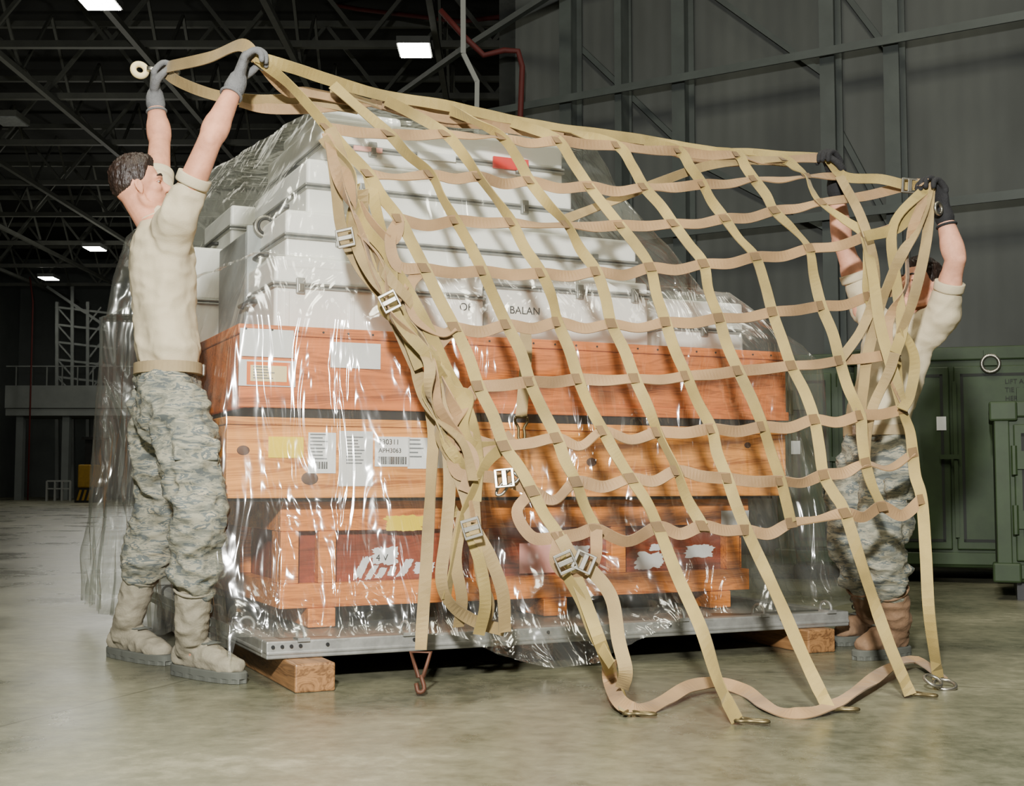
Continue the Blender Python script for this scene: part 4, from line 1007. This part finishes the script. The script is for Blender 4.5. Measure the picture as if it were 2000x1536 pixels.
# left hanging edge of the net
strap([P(643, 255, 4.27), P(655, 350, 4.22), P(668, 450, 4.18), P(705, 525, 4.15), P(752, 590, 4.12), P(795, 680, 4.10), P(832, 770, 4.08), P(846, 840, 4.06), P(843, 920, 4.05), P(834, 1080, 4.02), P(826, 1200, 4.0), P(822, 1270, 3.98)], 'strap_l', .044, .55)
strap([P(645, 250, 4.26), P(690, 370, 4.2), P(735, 490, 4.14), P(775, 580, 4.10), P(822, 670, 4.06), P(856, 745, 4.03), P(868, 810, 4.02), P(888, 900, 4.0), P(912, 975, 3.98), P(926, 1030, 3.97), P(958, 1090, 3.98), P(982, 1160, 4.0), P(986, 1235, 4.04)], 'strap_l', .046, .5)
strap([P(720, 340, 4.22), P(742, 440, 4.14), P(770, 520, 4.1), P(792, 560, 4.08), P(835, 640, 4.05), P(872, 720, 4.02), P(912, 800, 4.0), P(932, 880, 3.98), P(928, 980, 3.97)], 'strap_v', .046, .5)
strap([P(846, 790, 4.06), P(868, 840, 4.02), P(878, 930, 4.0), P(872, 1040, 4.0), P(862, 1130, 4.0), P(880, 1180, 4.02), P(930, 1215, 4.08), P(985, 1232, 4.15)], 'strap_l', .044, .6)
strap([P(888, 640, 4.06), P(850, 690, 4.05), P(858, 760, 4.03), P(900, 780, 4.02), P(935, 755, 4.05)], 'strap_h', .042, .6)
strap([P(856, 800, 4.02), P(910, 850, 3.99), P(960, 870, 4.0), P(985, 872, 4.03)], 'strap_h', .042, .5)
strap([P(900, 920, 3.99), P(950, 880, 3.99), P(1000, 850, 4.05)], 'strap_h', .042, .4)
strap([P(926, 980, 3.97), P(930, 1050, 3.98), P(940, 1130, 4.0), P(955, 1180, 4.04), P(945, 1225, 4.12)], 'strap_l', .042, .6)
strap([P(665, 300, 4.24), P(700, 400, 4.17), P(760, 470, 4.11), P(778, 430, 4.15), P(740, 380, 4.2)], 'strap_h', .042, .7)
strap([P(705, 425, 4.16), P(716, 500, 4.12), P(752, 570, 4.09), P(800, 640, 4.06), P(832, 700, 4.04), P(848, 770, 4.02)], 'strap_v', .044, .7)
strap([P(790, 560, 4.08), P(770, 610, 4.06), P(800, 660, 4.05), P(850, 690, 4.03)], 'strap_h', .04, .7)
strap([P(830, 525, 4.12), P(800, 560, 4.08), P(812, 620, 4.06), P(862, 650, 4.04), P(888, 640, 4.05)], 'strap_h', .042, .6)
strap([P(935, 755, 4.04), P(905, 800, 4.0), P(880, 850, 3.99), P(890, 920, 3.98), P(930, 930, 3.97), P(975, 935, 3.98), P(1040, 960, 3.95)], 'strap_h', .042, .6)
strap([P(985, 872, 4.02), P(950, 905, 3.97), P(925, 960, 3.96), P(905, 1010, 3.98), P(890, 1080, 4.0), P(872, 1170, 4.02)], 'strap_v', .042, .7)
strap([P(1095, 1050, 3.86), P(1120, 1090, 3.84), P(1160, 1120, 3.82), P(1195, 1170, 3.78), P(1208, 1250, 3.74), P(1222, 1310, 3.7), fh(1215, 1345, .06)], 'strap_l', .046, .4)
strap([P(1092, 1050, 3.87), P(1085, 1100, 3.85), P(1120, 1130, 3.83), P(1160, 1100, 3.84), P(1165, 1035, 3.92)], 'strap_h', .042, .6)
strap([P(650, 290, 4.24), P(690, 340, 4.2), P(705, 430, 4.15), P(758, 500, 4.1), P(766, 560, 4.08), P(745, 600, 4.08), P(790, 650, 4.06), P(820, 720, 4.04)], 'strap_v', .042, .9)
strap([P(780, 428, 4.16), P(762, 470, 4.1), P(778, 520, 4.08), P(830, 525, 4.11)], 'strap_h', .042, .6)
strap([P(862, 700, 4.03), P(880, 760, 4.01), P(915, 775, 4.0), P(905, 830, 3.99), P(925, 870, 3.98), P(985, 872, 4.02)], 'strap_v', .042, .7)
strap([P(868, 880, 4.0), P(905, 870, 3.98), P(925, 905, 3.97), P(905, 960, 3.97)], 'strap_h', .042, .7)
edge = [(645, 262, 4.25), (680, 360, 4.2), (715, 450, 4.14), (755, 540, 4.09), (790, 620, 4.06), (830, 700, 4.03), (855, 780, 4.01), (880, 860, 3.99), (900, 940, 3.98), (915, 1010, 3.98)]
for i in range(7):
    j0 = random.choice((0, 1, 2, 3)); j1 = random.choice((7, 8, 9))
    strap([P(x+random.uniform(-28, 30), y+random.uniform(-12, 12), Y+random.uniform(-.06, .07)) for (x, y, Y) in edge[j0:j1+1]], random.choice(('strap_l', 'strap_v', 'strap_h')), .042, 1.3)
strap([P(905, 1000, 3.98), P(890, 1090, 4.0), P(902, 1170, 4.03), P(895, 1225, 4.08)], 'strap_l', .042, .8)
strap([P(918, 1040, 3.97), P(940, 1110, 3.98), P(948, 1180, 4.0), P(935, 1240, 4.06)], 'strap_v', .042, .8)
strap([P(1092, 1050, 3.87), P(1100, 1110, 3.84), P(1135, 1175, 3.8), P(1160, 1240, 3.77), P(1195, 1300, 3.72)], 'strap_v', .042, .9)
strap([P(1040, 960, 3.95), P(1010, 1000, 3.93), P(1040, 1050, 3.9), P(1092, 1050, 3.87)], 'strap_h', .042, .7)
# bottom edge lying on the floor
strap([fh(1190, 1290, .13), fh(1192, 1330, .06), fh(1212, 1372, .03), fh(1250, 1388, .014), fh(1300, 1368, .02), fh(1345, 1342, .035), fh(1400, 1334, .03), fh(1455, 1350, .014), fh(1505, 1384, .012), fh(1560, 1394, .014), fh(1625, 1378, .02), fh(1690, 1338, .03), fh(1745, 1300, .04), fh(1790, 1290, .03), fh(1838, 1322, .015)], 'strap_h', .05, .4)
def buckle(p, t, m='steel'):
    t = t.normalized(); x = t.cross(NET_N).normalized(); n = x.cross(t).normalized()
    n = n if n.y < 0 else -n
    b_ = MB()
    for k in (-1, 1): b_.beam(p+x*k*.026-t*.026+n*.01, p+x*k*.026+t*.026+n*.01, .007, .01, n)
    b_.beam(p-x*.029-t*.026+n*.01, p+x*.029-t*.026+n*.01, .01, .01, n); b_.beam(p-x*.029+t*.026+n*.01, p+x*.029+t*.026+n*.01, .01, .01, n)
    b_.beam(p-x*.024+n*.014, p+x*.024+n*.014, .016, .007, n)
    build('buckle', b_, M[m], net, bevel=.002)
for (px, py, Y, dx, dy) in ((676, 466, 4.1, .2, -1), (762, 590, 4.0, .5, -1), (922, 1032, 3.9, .3, -1), (1140, 1098, 3.8, .9, -.4), (985, 935, 3.93, 1, .1), (1105, 1098, 3.8, .4, -.9)):
    buckle(P(px, py, Y), Vector((dx, 0, dy)), 'steel')
def hook(p, d, up, m='brass', sc=.82):
    d = d.normalized(); b_ = MB()
    sidev = d.cross(up).normalized()
    b_.tube([p+sidev*.024*sc, p+d*.02*sc+sidev*.026*sc, p+d*.045*sc+sidev*.012*sc, p+d*.085*sc+sidev*.012*sc, p+d*.105*sc, p+d*.09*sc-sidev*.014*sc, p+d*.065*sc-sidev*.014*sc, p+d*.045*sc-sidev*.012*sc, p+d*.02*sc-sidev*.026*sc, p-sidev*.024*sc], .006*sc, 8, sm=3, closed=False)
    b_.tube([p-sidev*.026*sc, p+sidev*.026*sc], .006*sc, 8)
    build('hook', b_, M[m], net, smooth=True)
hook(fh(1222, 1392, .012), Vector((.8, -.3, 0)), Z); hook(fh(1440, 1406, .012), Vector((.7, -.3, 0)), Z); hook(fh(1616, 1384, .012), Vector((.9, -.2, 0)), Z)
hook(fh(1776, 1354, .012), Vector((.6, -.5, 0)), Z)
b_ = MB(); b_.ring(fh(1845, 1338, .014), Z*.9+Vector((0, -.3, 0)), .034, .006); build('ring', b_, M['steel'], net, smooth=True)
b_ = MB(); b_.ring(fh(1822, 1330, .03), Z+Vector((.3, -.5, 0)), .028, .0055); build('ring', b_, M['steel'], net, smooth=True)
q = P(822, 1268, 3.98)
b_ = MB(); b_.tube([q+Vector((-.03, 0, -.01)), q+Vector((.03, 0, -.01)), q+Vector((.008, 0, -.085)), q+Vector((-.008, 0, -.085))], .007, 8, closed=True); b_.tube([q+Vector((0, 0, -.08)), q+Vector((.012, -.01, -.12)), q+Vector((-.006, -.01, -.13)), q+Vector((-.014, 0, -.105))], .007, 8, sm=3)
build('hook', b_, M['rust'], net, smooth=True)
b_ = MB(); b_.ring(gF+Vector((-.085, -.02, -.005)), Vector((.5, -1, .2)), .024, .012, 24, 10); build('ring', b_, M['cream'], net, smooth=True)
b_ = MB(); b_.tube([gF+Vector((-.06, -.02, 0)), gF+Vector((0, 0, .0)), gF+Vector((.06, -.01, -.01))], .011, 8, sm=3); build('hook', b_, M['steel'], net, smooth=True)
b_ = MB(); b_.ring(gB+Vector((.015, -.04, -.10)), Vector((.8, -1, 0)), .021, .0065, 20, 8); build('ring', b_, M['steel'], net, smooth=True)
buckle(P(1775, 365, 4.74), Vector((1, 0, -.1)))
hook(P(1005, 925, 3.95), Vector((-.5, 0, -.6)), NET_N, 'steel')
m = MB()
pp = catmull([P(1026, 640, 4.46), P(1028, 690, 4.45), P(1024, 740, 4.44), P(1018, 815, 4.42)], 8)
m.rings([[p+Vector((x, 0, 0))+Vector((0, y, 0)) for x, y in ((-.02, 0), (.02, 0), (.02, .003), (-.02, .003))] for p in pp])
sn = build('strap', m, M['strap_l'], net)
hook(P(1018, 815, 4.42), Vector((0, 0, -1)), NET_N, 'brass')
# ------------------------------------------------------------ light
def area(name, loc, tgt, size, power, col=(1, 1, 1), spec=1.0):
    l = bpy.data.lights.new(name, 'AREA'); l.energy = power; l.size = size; l.color = col; l.specular_factor = spec
    o = bpy.data.objects.new(name, l); COL.objects.link(o); o.location = loc
    o.rotation_euler = (Vector(tgt)-Vector(loc)).to_track_quat('-Z', 'Y').to_euler(); return o
area('flash', (-.3, -.5, 2.2), (.2, 4.8, .9), .22, 640, (1, .99, .96))
area('overhead_or_fill_lamp', (-.5, 3.2, 8.8), (0, 4.2, 0), 2.0, 440, (1, .97, .78))
area('overhead_or_fill_lamp', (.5, -.5, 8.6), (.5, 1.5, 0), 2.0, 360, (1, .98, .84), .4)  # added fill over the foreground floor, no fixture there
area('overhead_or_fill_lamp', (5.5, 6.0, 9.0), (4.5, 8, 0), 2.0, 140, (1, .96, .80))
area('overhead_or_fill_lamp', (-8, 18, 9.0), (-8, 18, 0), 3.0, 170, (1, .97, .82), .5)
area('overhead_or_fill_lamp', (-12, 38, 9.0), (-12, 38, 0), 3.0, 260, (1, .97, .82), .5)
for loc, pw in (((-9, 27, 5.5), 150), ((-13, 44, 5.5), 330)):  # added fill lights, no real fixtures, to brighten roof trusses and far wall
    l = bpy.data.lights.new('hangar_fill', 'POINT'); l.energy = pw; l.shadow_soft_size = 1.0; l.color = (1, .98, .9); l.specular_factor = .1
    o = bpy.data.objects.new('hangar_fill', l); COL.objects.link(o); o.location = loc
w = bpy.data.worlds.new('world'); S.world = w; w.use_nodes = True
w.node_tree.nodes['Background'].inputs[0].default_value = (.8, .85, .8, 1); w.node_tree.nodes['Background'].inputs[1].default_value = .045
